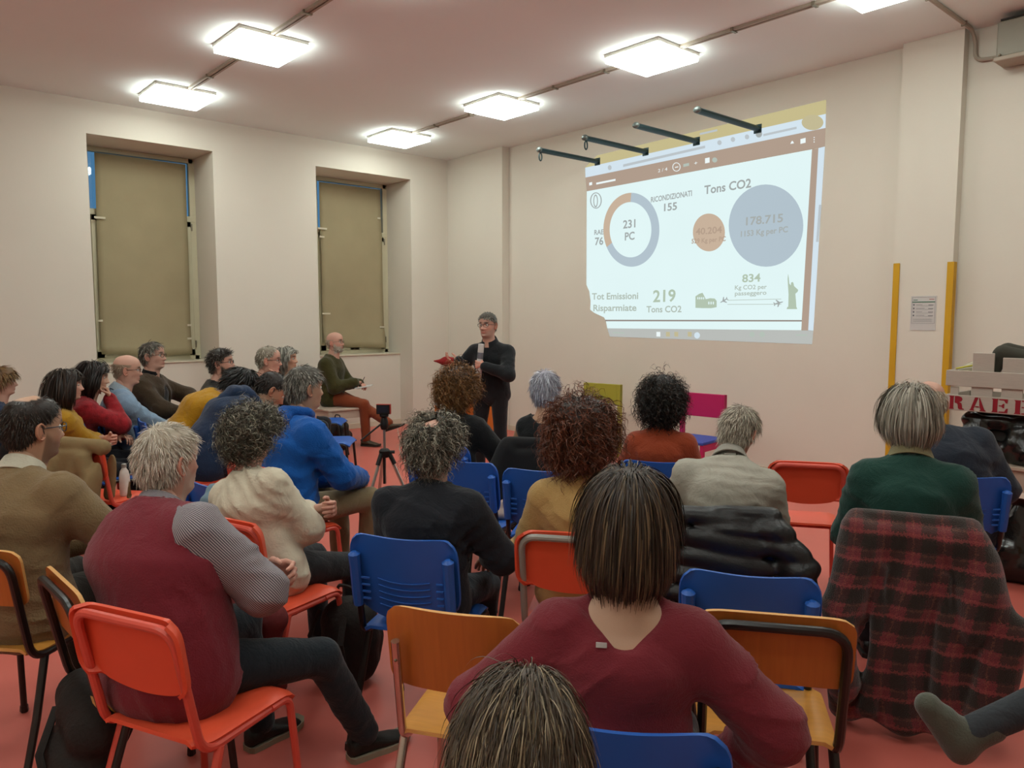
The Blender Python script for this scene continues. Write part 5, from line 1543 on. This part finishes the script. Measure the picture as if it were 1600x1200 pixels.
PL = [seg((-.20, -.235, .845), (.20, -.235, .845), .036, .036), seg((0, -.28, .76), (0, -.325, .07), .032, .040, 6.4), seg((-.16, -.268, .80), (.16, -.268, .80), .042, .042), seg((0, -.165, .80), (0, -.15, .52), .016, .016, 11.0),
      seg((-.20, -.26, .80), (-.265, -.33, .50), .062, .062), seg((-.265, -.33, .50), (-.215, -.37, .20), .062, .066),
      seg((.20, -.26, .80), (.315, -.32, .50), .062, .066), seg((.315, -.32, .50), (.265, -.36, .17), .064, .064),
      seg((.15, -.275, .78), (.22, -.315, .48), .052, .05), seg((-.15, -.275, .78), (-.2, -.315, .48), .05, .05), seg((-.10, -.31, .66), (-.13, -.355, .10), .030, .045), seg((.12, -.31, .66), (.10, -.35, .08), .030, .045)]
soft('plaid_coat', PL, plaid_mat('plaid_wool'), 'long red and dark green plaid wool coat hung over a chair back', 'coat', loc, rz, vs=.009, k=.022,
     shape=folds_v(.016, 30, .5), uv=lambda v: np.stack([v[:, 0]+.05*np.sin(6*v[:, 2])+.25*np.abs(v[:, 0])*v[:, 2]*np.sign(v[:, 0]), v[:, 2]], -1)*1.25)
def quilt(pitch):
    def sh(X, D):
        return D-.012*np.abs(np.sin(math.pi*(X[:, 2]+.015*np.sin(9*X[:, 0]))/pitch))+.006-.004*waves(X, 5, 18)
    return sh
m_nylon = mat('black_nylon', '0f1012', rough=.38, var=.15, scale=30, spec=.45, bump=.15, bscale=80)
m_blackwool = mat('black_wool', '0d0d0f', rough=.9, var=.15, sheen=.1)
loc, rz = seat_of('shirt')
soft('quilted_jacket', coat_prims(.40, .24, .23, .42, .06), m_nylon, 'black quilted puffer jacket hung over the chair of the grey shirt man', 'jacket', loc, rz, vs=.0095, shape=quilt(.078))
loc, rz = seat_of('silver')
soft('black_coat', coat_prims(.30, .22, .22, .40, .05), m_blackwool, 'black coat hung over the chair of the silver-haired woman', 'coat', loc, rz, vs=.014, shape=folds_v(.010, 24, 1.4))
loc, rz = seat_of('mustard')
soft('dark_coat', coat_prims(.30, .20, .20, .40, .03, top=.90), mat('charcoal_wool', '17181a', rough=.9), 'charcoal coat over the chair of the woman in mustard', 'coat', loc, rz, vs=.015, shape=folds_v(.010, 22, 2.0))
m_trench = mat('beige_gabardine', '7f6a48', rough=.85, var=.1, scale=12, bump=.2)
oc = chair_at('red', 118, 662, 4.75, 12, 'chair hidden under the beige trench coat')
soft('trench_coat', [seg((-.18, -.24, .85), (.19, -.235, .83), .045, .05), seg((0, -.27, .78), (.03, -.34, .26), .040, .060, 3.9), seg((.10, -.29, .76), (.17, -.37, .44), .045, .042), seg((-.12, -.30, .74), (-.15, -.37, .40), .04, .045), seg((.0, -.165, .80), (0, -.15, .5), .016, .016, 11.0)], m_trench, 'beige trench coat draped over a chair behind the taupe jumper man', 'coat', tuple(oc.location), oc.rotation_euler[2], vs=.011, k=.025, shape=folds_v(.018, 42, .9))
m_maroon = mat('maroon_cotton', '5e1c1c', rough=.85, var=.12, scale=12, bump=.25)
loc, rz = seat_of('white')
loc = tuple(np.array(loc)+PEOPLE['white']['Rz'] @ np.array([.14, 0, 0]))
soft('maroon_jacket', [seg((-.16, -.22, .47), (.20, -.23, .46), .035, .05), seg((-.14, -.25, .44), (-.10, -.27, .20), .05, .06), seg((.02, -.26, .44), (.05, -.28, .14), .05, .07), seg((.18, -.25, .44), (.20, -.26, .22), .05, .05), seg((-.20, -.20, .56), (-.10, -.24, .46), .02, .04)],
     m_maroon, 'maroon jacket bunched on the red chair behind the woman in cream', 'jacket', loc, rz, vs=.010, shape=folds_v(.012, 40, 1.1))
m_denim = mat('pale_denim', '6f8796', rough=.85, var=.15, scale=30, bump=.2)
oc = [o for o in bpy.data.objects if o.get('label') == 'blue chair behind the head of the man in the maroon vest'][0]
soft('denim_jacket', [seg((.06, -.235, .82), (.20, -.235, .83), .035, .04), seg((.12, -.28, .78), (.14, -.30, .55), .04, .05, 2.0), seg((.2, -.24, .8), (.26, -.26, .6), .045, .05)], m_denim, 'pale denim jacket over the corner of a blue chair', 'jacket', tuple(oc.location), oc.rotation_euler[2], vs=.010, shape=folds_v(.008, 40, .3))
m_bag = mat('dark_canvas', '1d1815', rough=.8, var=.2, scale=14, bump=.4, bscale=60)
oc = [o for o in bpy.data.objects if o.get('label', '').startswith('black-framed wooden school chair with a dark bag')][0]
bag = soft('shoulder_bag', [seg((-.06, .02, .52), (.10, .04, .50), .07, .08), seg((-.10, -.16, .40), (.06, -.16, .36), .09, .10), seg((-.08, -.20, .26), (.06, -.20, .24), .10, .09), seg((.12, -.10, .5), (.2, .0, .5), .04, .05)], m_bag,
     'dark brown bag and scarf slumped on the black-framed wooden chair', 'bag', tuple(oc.location), oc.rotation_euler[2], vs=.011, shape=lambda X, D: D-.012*waves(X, 9, 22))
MB().tube([(-.10, -.24, .40), (-.02, -.31, .30), (.05, -.30, .16), (.02, -.27, .10)], .014, n=6, flat=.4).build('strap', m_bag, bag)
MB().tube([(.10, -.22, .2), (.2, -.2, .14), (.32, -.05, .13)], .016, n=6, flat=.4).build('strap', m_bag, bag)

def rucksack(px, py, d, yaw, label, m=None, s=1.0):
    p = at(px, py, d)
    t = soft('rucksack', [seg((0, 0, .10*s), (0, 0, .30*s), .11*s, .10*s, 1.3), seg((0, .08*s, .10*s), (0, .09*s, .18*s), .07*s, .07*s, 1.4)], m or m_nylon, label, 'bag', (p[0], p[1], 0), heading(yaw), vs=.014, shape=lambda X, D: D-.010*waves(X, 21, 24))
    MB().tube(rounded([(-.05*s, -.02, .38*s), (-.05*s, -.02, .45*s), (.05*s, -.02, .45*s), (.05*s, -.02, .38*s)], .03), .008, n=6).build('carry_loop', m or m_nylon, t)
    for q in (-1, 1): MB().tube([(q*.07*s, -.11*s, .36*s), (q*.09*s, -.16*s, .25*s), (q*.08*s, -.12*s, .10*s)], .016*s, n=6, flat=.4).build('strap', m or m_nylon, t)
    return t
rucksack(352, 760, 5.2, 40, 'black rucksack on the floor under the chair of the bowing man')
rucksack(172, 745, 5.15, 70, 'black bag hanging below the folder beside the trench coat', m_blackwool, 1.05)
rucksack(530, 668, 9.2, 40, 'dark rucksack under the white bench')
rucksack(545, 905, 3.3, 30, 'dark bag under the chair of the woman in cream', m_bag)

# ================================================================== TABLES, BOXES, CRATE
m_ptable = mat('pale_laminate', 'b9a594', rough=.5, var=.05)
m_pine = mat('pine', 'c9a06a', rough=.5, var=.15, scale=6, stretch=(1, 10, 10)); m_orange = mat('orange_panel', 'c46a26', rough=.5, var=.08); m_redp = mat('red_panel', '9a2a20', rough=.5, var=.08)
def table(name, lo, hi, h, label, mt, ml, apron=.07, th=.025, leg=.045):
    c = ((lo[0]+hi[0])/2, (lo[1]+hi[1])/2, 0); a, b = (hi[0]-lo[0])/2, (hi[1]-lo[1])/2
    t = thing(name, label, 'table', c)
    MB().box((-a, -b, h-th), (a, b, h), bev=.004).build('tabletop', mt, t, smooth=False)
    for s in (-1, 1):
        for q in (-1, 1):
            MB().box((s*(a-.03)-leg/2, q*(b-.03)-leg/2, 0), (s*(a-.03)+leg/2, q*(b-.03)+leg/2, h-th), bev=.003).build('leg', ml, t, smooth=False)
        MB().box((-a+.05, s*(b-.03)-.01, h-th-apron), (a-.05, s*(b-.03)+.01, h-th)).build('apron', ml, t, smooth=False)
        MB().box((s*(a-.03)-.01, -b+.05, h-th-apron), (s*(a-.03)+.01, b-.05, h-th)).build('apron', ml, t, smooth=False)
    return t
TX, TY = -1.80, 5.28
table('display_table', (TX, TY), (TX+1.6, TY+.7), .74, 'pale table by the wall carrying the white crate', m_ptable, m_ptable, apron=.13)
# crate with stencilled letters
m_crate = mat('white_washed_wood', 'b8aca0', rough=.7, var=.08, scale=10, stretch=(2, 14, 14), bump=.15)
m_sten = mat('stencil_red', '8f1524', rough=.7, var=.08)
cz = 1.055; cx, cy = TX+.03, TY+.02
cr = thing('wooden_crate', 'white wooden crate with red stencilled RAEE letters on the table', 'crate', (cx, cy, cz))
CW, CD = .62, .40
def board(lo, hi): return MB().box(lo, hi, bev=.003).build('board', m_crate, cr, smooth=False)
fb = board((-.012, -.012, .0), (CW+.012, .0, .100)); board((-.004, -.012, .155), (CW+.004, .0, .255))
for s in (0, 1):
    x0 = s*(CW-.012)
    for z0, z1 in ((0, .10), (.155, .255)): board((x0, .001, z0), (x0+.012, CD, z1))
for z0, z1 in ((0, .10), (.155, .255)): board((0, CD+.001, z0), (CW, CD+.013, z1))
for k, x in enumerate((.020, .140, .305, .465)): board((x, .002, .004), (x+(.05, .12, .115, .12)[k], .012, (.15, .37, .345, .33)[k]))
for k in range(5): board((.013, .03+.074*k, .0), (CW-.013, .03+.074*k+.066, .010))
LET = {'R': [[(0, 0), (.34, 0), (.30, .10), (.30, .90), (.34, 1), (0, 1), (.06, .90), (.06, .10)], [(.37, .48), (.37, 1), (.62, 1), (.80, .93), (.86, .78), (.80, .62), (.66, .55), (.80, .48), (.84, .32), (.86, .10), (.98, .06), (.98, 0), (.68, 0), (.60, .08), (.57, .36), (.52, .44)]],
       'A': [[(-.02, 0), (.30, 0), (.24, .10), (.28, .24), (.52, .98), (.38, 1), (.30, .98), (.06, .12)], [(.56, .94), (.60, 1), (.92, .10), (1.0, .06), (1.0, 0), (.62, 0), (.68, .10), (.60, .36)], [(.34, .26), (.58, .26), (.56, .34), (.36, .34)]],
       'E': [[(0, 0), (.40, 0), (.36, .10), (.36, .90), (.40, 1), (0, 1), (.07, .90), (.07, .10)], [(.44, 1), (.96, 1), (.94, .70), (.84, .72), (.74, .90), (.44, .92)], [(.44, .46), (.60, .46), (.68, .34), (.76, .34), (.76, .68), (.68, .66), (.60, .54), (.44, .54)], [(.44, 0), (.96, 0), (.98, .34), (.88, .32), (.78, .10), (.44, .08)]]}
for k, ch in enumerate('RAEE'):
    mb = MB(); x0 = .022+.120*k
    for poly in LET[ch]:
        mb.prism([(x0+u*.090, .008+w*.084) for u, w in poly], (0, -.0145, 0), (1, 0, 0), (0, 0, 1), (0, 1, 0), .002)
    mb.build('stencil_letter', m_sten, fb, smooth=False)
o = soft('folded_cloth', [seg((.28, .08, .37), (.62, .12, .29), .05, .06), seg((.28, .22, .38), (.62, .26, .30), .05, .06), seg((.26, .08, .32), (.26, .2, .38), .045, .045), seg((.25, .06, .26), (.27, .08, .36), .035, .04)], mat('grey_green_felt', '3c3a31', rough=.9, var=.12), 'dark grey-green folded cloth lying on the crate', 'cloth', (cx, cy, cz), 0, vs=.010, shape=lambda X, D: D-.006*waves(X, 4, 24))
m_clear = mat('clear_film', 'd8d4b8', rough=.15, var=.1, alpha=.45, spec=.6)
o = soft('plastic_sleeve', [seg((.10, .10, .26), (.24, .16, .345), .03, .03), seg((.05, .09, .25), (.12, .12, .28), .025, .03)], m_clear, 'clear plastic sleeve with a yellow cord in the crate', 'sleeve', (cx, cy, cz), 0, vs=.008, shape=lambda X, D: D-.006*waves(X, 14, 40))
MB().tube([(.03, .055, .262), (.12, .05, .285), (.20, .06, .31), (.26, .08, .345)], .005, n=6).build('cord', mat('yellow_cord', 'b8b030', rough=.6), o)
m_poly = mat('black_polythene', '141413', rough=.22, var=.2, scale=20, spec=.6, bump=.5, bscale=14)
soft('bin_bag', [seg((.05, .10, .06), (.55, .12, .06), .07, .07), seg((.12, .08, .08), (.16, .12, .24), .09, .06, 1.0), seg((.42, .10, .08), (.40, .12, .24), .10, .07), seg((.10, .13, .25), (.52, .13, .25), .05, .05)], m_poly, 'black plastic bag wrapped round the box below the crate', 'bag', (cx, cy, .742), 0, vs=.011, shape=lambda X, D: np.maximum(D-.014*waves(X, 8, 30), X[:, 2]-.305))
bx = MB().box((.10, .12, 0), (.52, .38, .305), bev=.004).build('carton', mat('dark_board', '2a2623', rough=.7), None, smooth=False); bx.location = (cx, cy, .742); tag(bx, 'dark box under the crate on the table', 'box')
soft('bin_bag', [seg((.0, 0, .10), (.16, .05, .10), .12, .12), seg((.05, .02, .2), (.08, .05, .46), .12, .05), seg((.2, 0, .06), (.3, -.03, .05), .07, .05)], m_poly, 'black plastic bag on the floor under the pale table', 'bag', (TX+.35, TY+.12, 0), 0, vs=.013, shape=lambda X, D: D-.016*waves(X, 18, 24))
bx = MB().box((0, 0, 0), (.42, .3, .34), bev=.004).build('wooden_box', m_pine, None, smooth=False); bx.location = (TX+.72, TY+.15, 0); tag(bx, 'light wooden box on the floor beside the black plastic bag', 'box')
# desk behind the speaker
p = at(735, 622, 9.2)
dk = table('teacher_desk', (p[0]-.42, p[1]-.25), (p[0]+.42, p[1]+.25), .70, 'small wooden desk with red and orange panels behind the speaker', m_pine, m_orange, apron=.05)
MB().box((-.40, -.235, .52), (-.02, -.215, .67), bev=.003).build('drawer_front', m_redp, dk, smooth=False)
MB().box((.36, -.22, .05), (.385, .22, .66), bev=.003).build('side_panel', m_orange, dk, smooth=False)
MB().box((-.06, -.22, .05), (.36, -.20, .62), bev=.003).build('modesty_panel', m_orange, dk, smooth=False)
# bench under the olive jumper man, low box by the windows, carton at the left
p = PEOPLE['olive']['loc']
t = table('low_bench', (p[0]-.45, p[1]-.30), (p[0]+.45, p[1]+.30), .50, 'white low table on which the olive jumper man sits', m_ptable, m_ptable, apron=.10)
p = at(302, 652, 8.2)
bx = MB().box((-.35, -.2, 0), (.35, .2, .50), bev=.006).build('storage_box', m_ptable, None, smooth=False); bx.location = (p[0], p[1], 0); tag(bx, 'pale storage box under the window behind the orange-red chair', 'box')
p = on_z(38, 975, 0)
bx = thing('carton', 'flattened brown carton on the floor behind the wooden chair', 'box', (p[0], p[1], 0), heading(30))
m_card = mat('cardboard', 'a07a50', rough=.85, var=.08, scale=8)
MB().box((-.16, -.1, 0), (.16, .1, .17), bev=.003).build('carton_body', m_card, bx, smooth=False)
for s in (-1, 1): MB().box((-.16, s*.1-.002, .17), (.16, s*.1+.002, .23)).build('flap', m_card, bx, smooth=False)

# ================================================================== SMALL THINGS
def plate(name, lo, hi, m, label, cat, M=None, loc=None, parent=None):
    o = MB().box(lo, hi, bev=.001).build(name, m, parent, smooth=False)
    if M is not None: o.matrix_world = M
    elif loc is not None: o.location = Vector(np.asarray(loc, float))
    return tag(o, label, cat) if label else o
def held(key, s, q):
    """world matrix of a hand frame (fingers +y, palm -z) moved by q"""
    p = PEOPLE[key]; w, Rm = p['hands'][s]
    R = p['Rz'] @ Rm
    t = p['loc']+p['Rz'] @ ((w+Rm @ np.asarray(q, float))*p['S']+[0, 0, p['seat']])
    M = Matrix.Identity(4)
    for i in range(3):
        for j in range(3): M[i][j] = R[i, j]
        M[i][3] = t[i]
    return M
m_phone = mat('phone_glass', '101114', rough=.15, var=.05, spec=.6)
plate('phone', (-.036, -.01, -.008), (.036, .14, .0), m_phone, 'dark phone in the hand of the man in the blue fleece', 'phone', held('hoodie', 1, (0, .03, -.022)))
lf = plate('leaflet', (-.06, .0, -.004), (.06, .20, .0), mat('leaflet_green', '1f5a44', rough=.6), 'green and yellow leaflet in the hands of the taupe jumper man', 'leaflet', held('tan', 1, (0, .04, -.024)))
MB().box((-.06, .0, -.012), (.06, .19, -.006)).build('inner_page', mat('leaflet_yellow', 'c4a02c', rough=.6), lf, smooth=False)
def notebook(key, q, label, yaw=0, w=.15, h=.21, tilt=0, c='c4c0b4'):
    p = PEOPLE[key]; o = thing('notebook', label, 'notebook', spot(key, q), p['a']+math.radians(yaw)); o.rotation_euler[0] = math.radians(tilt)
    MB().box((-w/2, -h/2, 0), (w/2, h/2, .010), bev=.001).build('pages', m_paper, o, smooth=False)
    MB().box((-w/2-.003, -h/2-.003, -.003), (w/2+.003, h/2+.003, -.0002)).build('cover', mat('cover_'+c, c, rough=.6), o, smooth=False)
    return o
notebook('olive', (.0, .40, .215), 'open white notebook on the knee of the olive jumper man', 8, .24, .20, 8)
pn = MB().tube([(0, 0, 0), (.03, .05, .11)], .004, n=6).build('pen', m_black, None); pn.location = Vector(spot('olive', (.05, .37, .235))); tag(pn, 'thin pen in the hand of the olive jumper man', 'pen')
notebook('brown', (-.02, .42, .235), 'white notebook on the lap of the man in the brown jacket', 10, .2, .15, 10)
notebook('lightblue', (.03, .46, .175), 'small white notepad under the hands of the bald man', 5, .14, .2, 0)
oc = chair_at('blue', 126, 668, 5.65, 74, 'blue chair with a folder on its seat behind the trench coat')
fd = thing('paper_folder', 'pink and white folder lying on a blue chair seat', 'folder', (oc.location[0], oc.location[1], .462), oc.rotation_euler[2])
MB().box((-.16, -.12, 0), (.16, .20, .006)).build('cover', mat('folder_pink', 'a06a62', rough=.7), fd, smooth=False)
MB().box((-.155, -.115, .007), (.155, .195, .014)).build('sheets', m_paper, fd, smooth=False)
oc = [o for o in bpy.data.objects if o.get('label') == 'chair hidden under the beige trench coat'][0]
_q = Matrix.Rotation(oc.rotation_euler[2], 3, 'Z') @ Vector((.12, .03, 0))
bt = thing('water_bottle', 'white bottle standing on the red seat of the trench coat chair', 'bottle', (oc.location[0]+_q[0], oc.location[1]+_q[1], .455))
MB().lathe([(.030, 0), (.033, .01), (.033, .13), (.026, .165), (.014, .185), (.014, .19)], (0, 0, 0), 16).build('flask', mat('bottle_white', 'd6cfc6', rough=.4), bt)
MB().lathe([(.016, .19), (.016, .212), (.010, .216)], (0, 0, 0), 14).build('cap', m_grey, bt)
# tripod with a small camera
p = at(600, 640, 5.6); tz = p[2]
tr = thing('camera_tripod', 'small tripod with silver legs holding a camera with red edge', 'tripod', (p[0], p[1], 0), heading(0))
m_silver = mat('silver_tube', 'b8b4ac', rough=.3, metal=.8, var=.03); m_tblack = mat('tripod_black', '161514', rough=.5)
hub = tz-.34
MB().tube([(0, 0, hub-.22), (0, 0, tz-.14)], .010, n=10).build('centre_column', m_silver, tr)
MB().box((-.012, -.014, hub-.22), (.004, -.008, hub-.02)).build('gear_rack', m_tblack, tr, smooth=False)
MB().lathe([(.03, -.02), (.042, 0), (.042, .03), (.028, .045)], (0, 0, hub), 12).build('spider', m_tblack, tr)
for k in range(3):
    a = math.radians(90+120*k+25); e = (.30*math.cos(a), .30*math.sin(a), .012)
    lg = MB().tube([(.035*math.cos(a), .035*math.sin(a), hub), e], [.013, .010], n=8).build('leg', m_silver, tr)
    MB().tube([(.035*math.cos(a), .035*math.sin(a), hub+.01), (.075*math.cos(a), .075*math.sin(a), hub-.07)], .017, n=8).build('leg_clamp', m_tblack, lg)
    MB().ball((e[0], e[1], .012), .012).build('foot', m_tblack, lg)
MB().tube([(.04, 0, hub+.02), (.075, 0, hub+.02)], .012, n=8).build('crank_knob', m_tblack, tr)
MB().lathe([(.022, 0), (.030, .02), (.030, .06), (.022, .09), (.034, .10), (.034, .115)], (0, 0, tz-.15), 12).build('pan_head', m_tblack, tr)
MB().tube([(0, -.01, tz-.09), (-.10, -.06, tz-.17), (-.16, -.09, tz-.22)], .007, n=8).build('pan_handle', m_tblack, tr)
cm = MB().box((-.055, -.02, tz-.033), (.045, .02, tz+.037), bev=.004).build('camera_body', m_tblack, tr, smooth=False)
MB().box((-.056, -.021, tz+.0375), (.05, .021, tz+.041)).box((.0455, -.021, tz-.033), (.05, .021, tz+.037)).build('red_edge', m_redp, cm, smooth=False)
MB().box((-.045, -.0225, tz-.02), (.03, -.0205, tz+.028)).build('screen', mat('camera_screen', '2a2a30', rough=.2), cm, smooth=False)
# cable on the floor
pts = [on_z(*q, .006) for q in ((621, 663), (622, 676), (626, 690), (624, 702), (629, 716), (640, 740))]
tag(MB().tube(pts, .005, n=6).build('floor_cable', mat('white_cable', 'c8bcae', rough=.5), None), 'thin white cable on the floor beside the tripod', 'cable')
# speaker: paper roll and red cloth
M = held('speaker', -1, (0, .06, -.03))
rl = MB().tube([(-.20, 0, 0), (.20, 0, 0)], .028, n=14).build('paper_roll', m_paper, None); rl.matrix_world = M; tag(rl, 'white paper roll in the hand of the standing speaker', 'paper roll')
rl.matrix_world = Matrix.Translation(M.translation) @ Matrix.Rotation(heading(203), 4, 'Z') @ Matrix.Rotation(math.radians(84), 4, 'Y')
MB().tube([(-.12, 0, 0), (-.06, 0, 0)], .0285, n=14).build('printed_band', m_ink, rl)
M = held('speaker', 1, (0, .10, .015))
rc = soft('red_mitten', [seg((0, -.03, 0), (0, .03, .01), .040, .042), seg((0, .03, .01), (0, .15, .02), .040, .006)], mat('red_felt', '8a1818', rough=.8), 'red cloth held out in the hand of the speaker', 'cloth', vs=.008, shape=lambda X, D: D-.004*waves(X, 3, 40), zmin=-1)
rc.matrix_world = M
# grey-pink cloth and a coral folder on the empty blue chairs
oc = [o for o in bpy.data.objects if o.get('label', '').startswith('empty blue chair between the grey curly man')][0]
soft('folded_scarf', [seg((.06, .02, .49), (.20, .16, .60), .03, .022), seg((.04, .0, .47), (.22, .05, .49), .03, .03)], mat('pale_linen', 'a8948a', rough=.85), 'pale scarf folded on an empty blue chair', 'scarf', tuple(oc.location), oc.rotation_euler[2], vs=.009, shape=lambda X, D: D-.005*waves(X, 6, 40))
# dark earring
pe = PEOPLE['silver']
# jumper tag
p = PEOPLE['burgundy']; tg = MB().box((-.012, -.004, -.006), (.012, -.001, .006), bev=.0008).build('care_tag', m_paper, p['obj'])
tg.location = Vector((p['p3']+np.array([-.045, -.125, -.055]))*p['S']+Vector((0, 0, p['seat'])) if False else tuple((p['p3']+np.array([-.05, -.118, -.070]))*p['S']+np.array([0, 0, p['seat']])))
# pink flowers at the left edge
p = at(4, 705, 3.9)
fl = thing('potted_flowers', 'pink flowers with green leaves in a pot at the left edge', 'plant', (p[0], p[1], 0), .3)
MB().lathe([(.07, 0), (.10, .16), (.105, .17), (.09, .17)], (0, 0, .46), 14).build('pot', mat('terracotta', '8a4a34', rough=.8), fl)
MB().lathe([(.16, 0), (.16, .02), (.03, .03), (.03, .42), (.15, .44), (.15, .459)], (0, 0, 0), 16).build('plant_stand', m_tblack, fl)
m_leaf, m_pet = mat('leaf_green', '2a3a22', rough=.6, var=.2), mat('petal_pink', 'b84a84', rough=.6, var=.15)
for k in range(26):
    a, r_ = k*2.4, .05+.006*k; z = .62+.12*rnd.random()
    c = np.array([r_*math.cos(a), r_*math.sin(a), z])
    G = np.array([[c+np.array([math.cos(a)*u*.05-math.sin(a)*v*.022*(1-u*u*.8), math.sin(a)*u*.05+math.cos(a)*v*.022*(1-u*u*.8), -.02*u*u]) for v in (-1, 0, 1)] for u in np.linspace(-1, 1, 5)])
    MB().sheet(G, .0015).build('leaf', m_leaf, fl)
for k in range(9):
    a = k*2.1; c = (.09*math.cos(a), .09*math.sin(a), .74+.05*rnd.random())
    mb = MB()
    for q in range(5):
        b = q*1.257; mb.ball((c[0]+.016*math.cos(b), c[1]+.016*math.sin(b), c[2]), (.013, .013, .006), 0, 8, 5)
    mb.build('blossom', m_pet, fl)

# ---- seated person beyond the right edge whose crossed leg reaches into the frame
person('crosser', 1960, 985, 2.0, -66, 'crossed leg in ribbed grey leggings and a grey-green bootie at the lower right edge', sex='f', lean=-4, bend=8, skin='fair',
       hair=H(BOB, color='3a2c20', n=800, w=.006), top=dict(color='3c4048', puff=.016), trousers='34383c', shoes='4e5044', sole='5a5a4c',
       legs_={1: dict(to=(-.02, .80, 0), up=.31, foot=(-.05, .62, .85), pole=(.3, .2, 1), boot=True), -1: dict(to=(-.1, .35, 0))})
sit('crosser', 'wood', 'wooden chair beyond the right edge under the person with crossed legs')
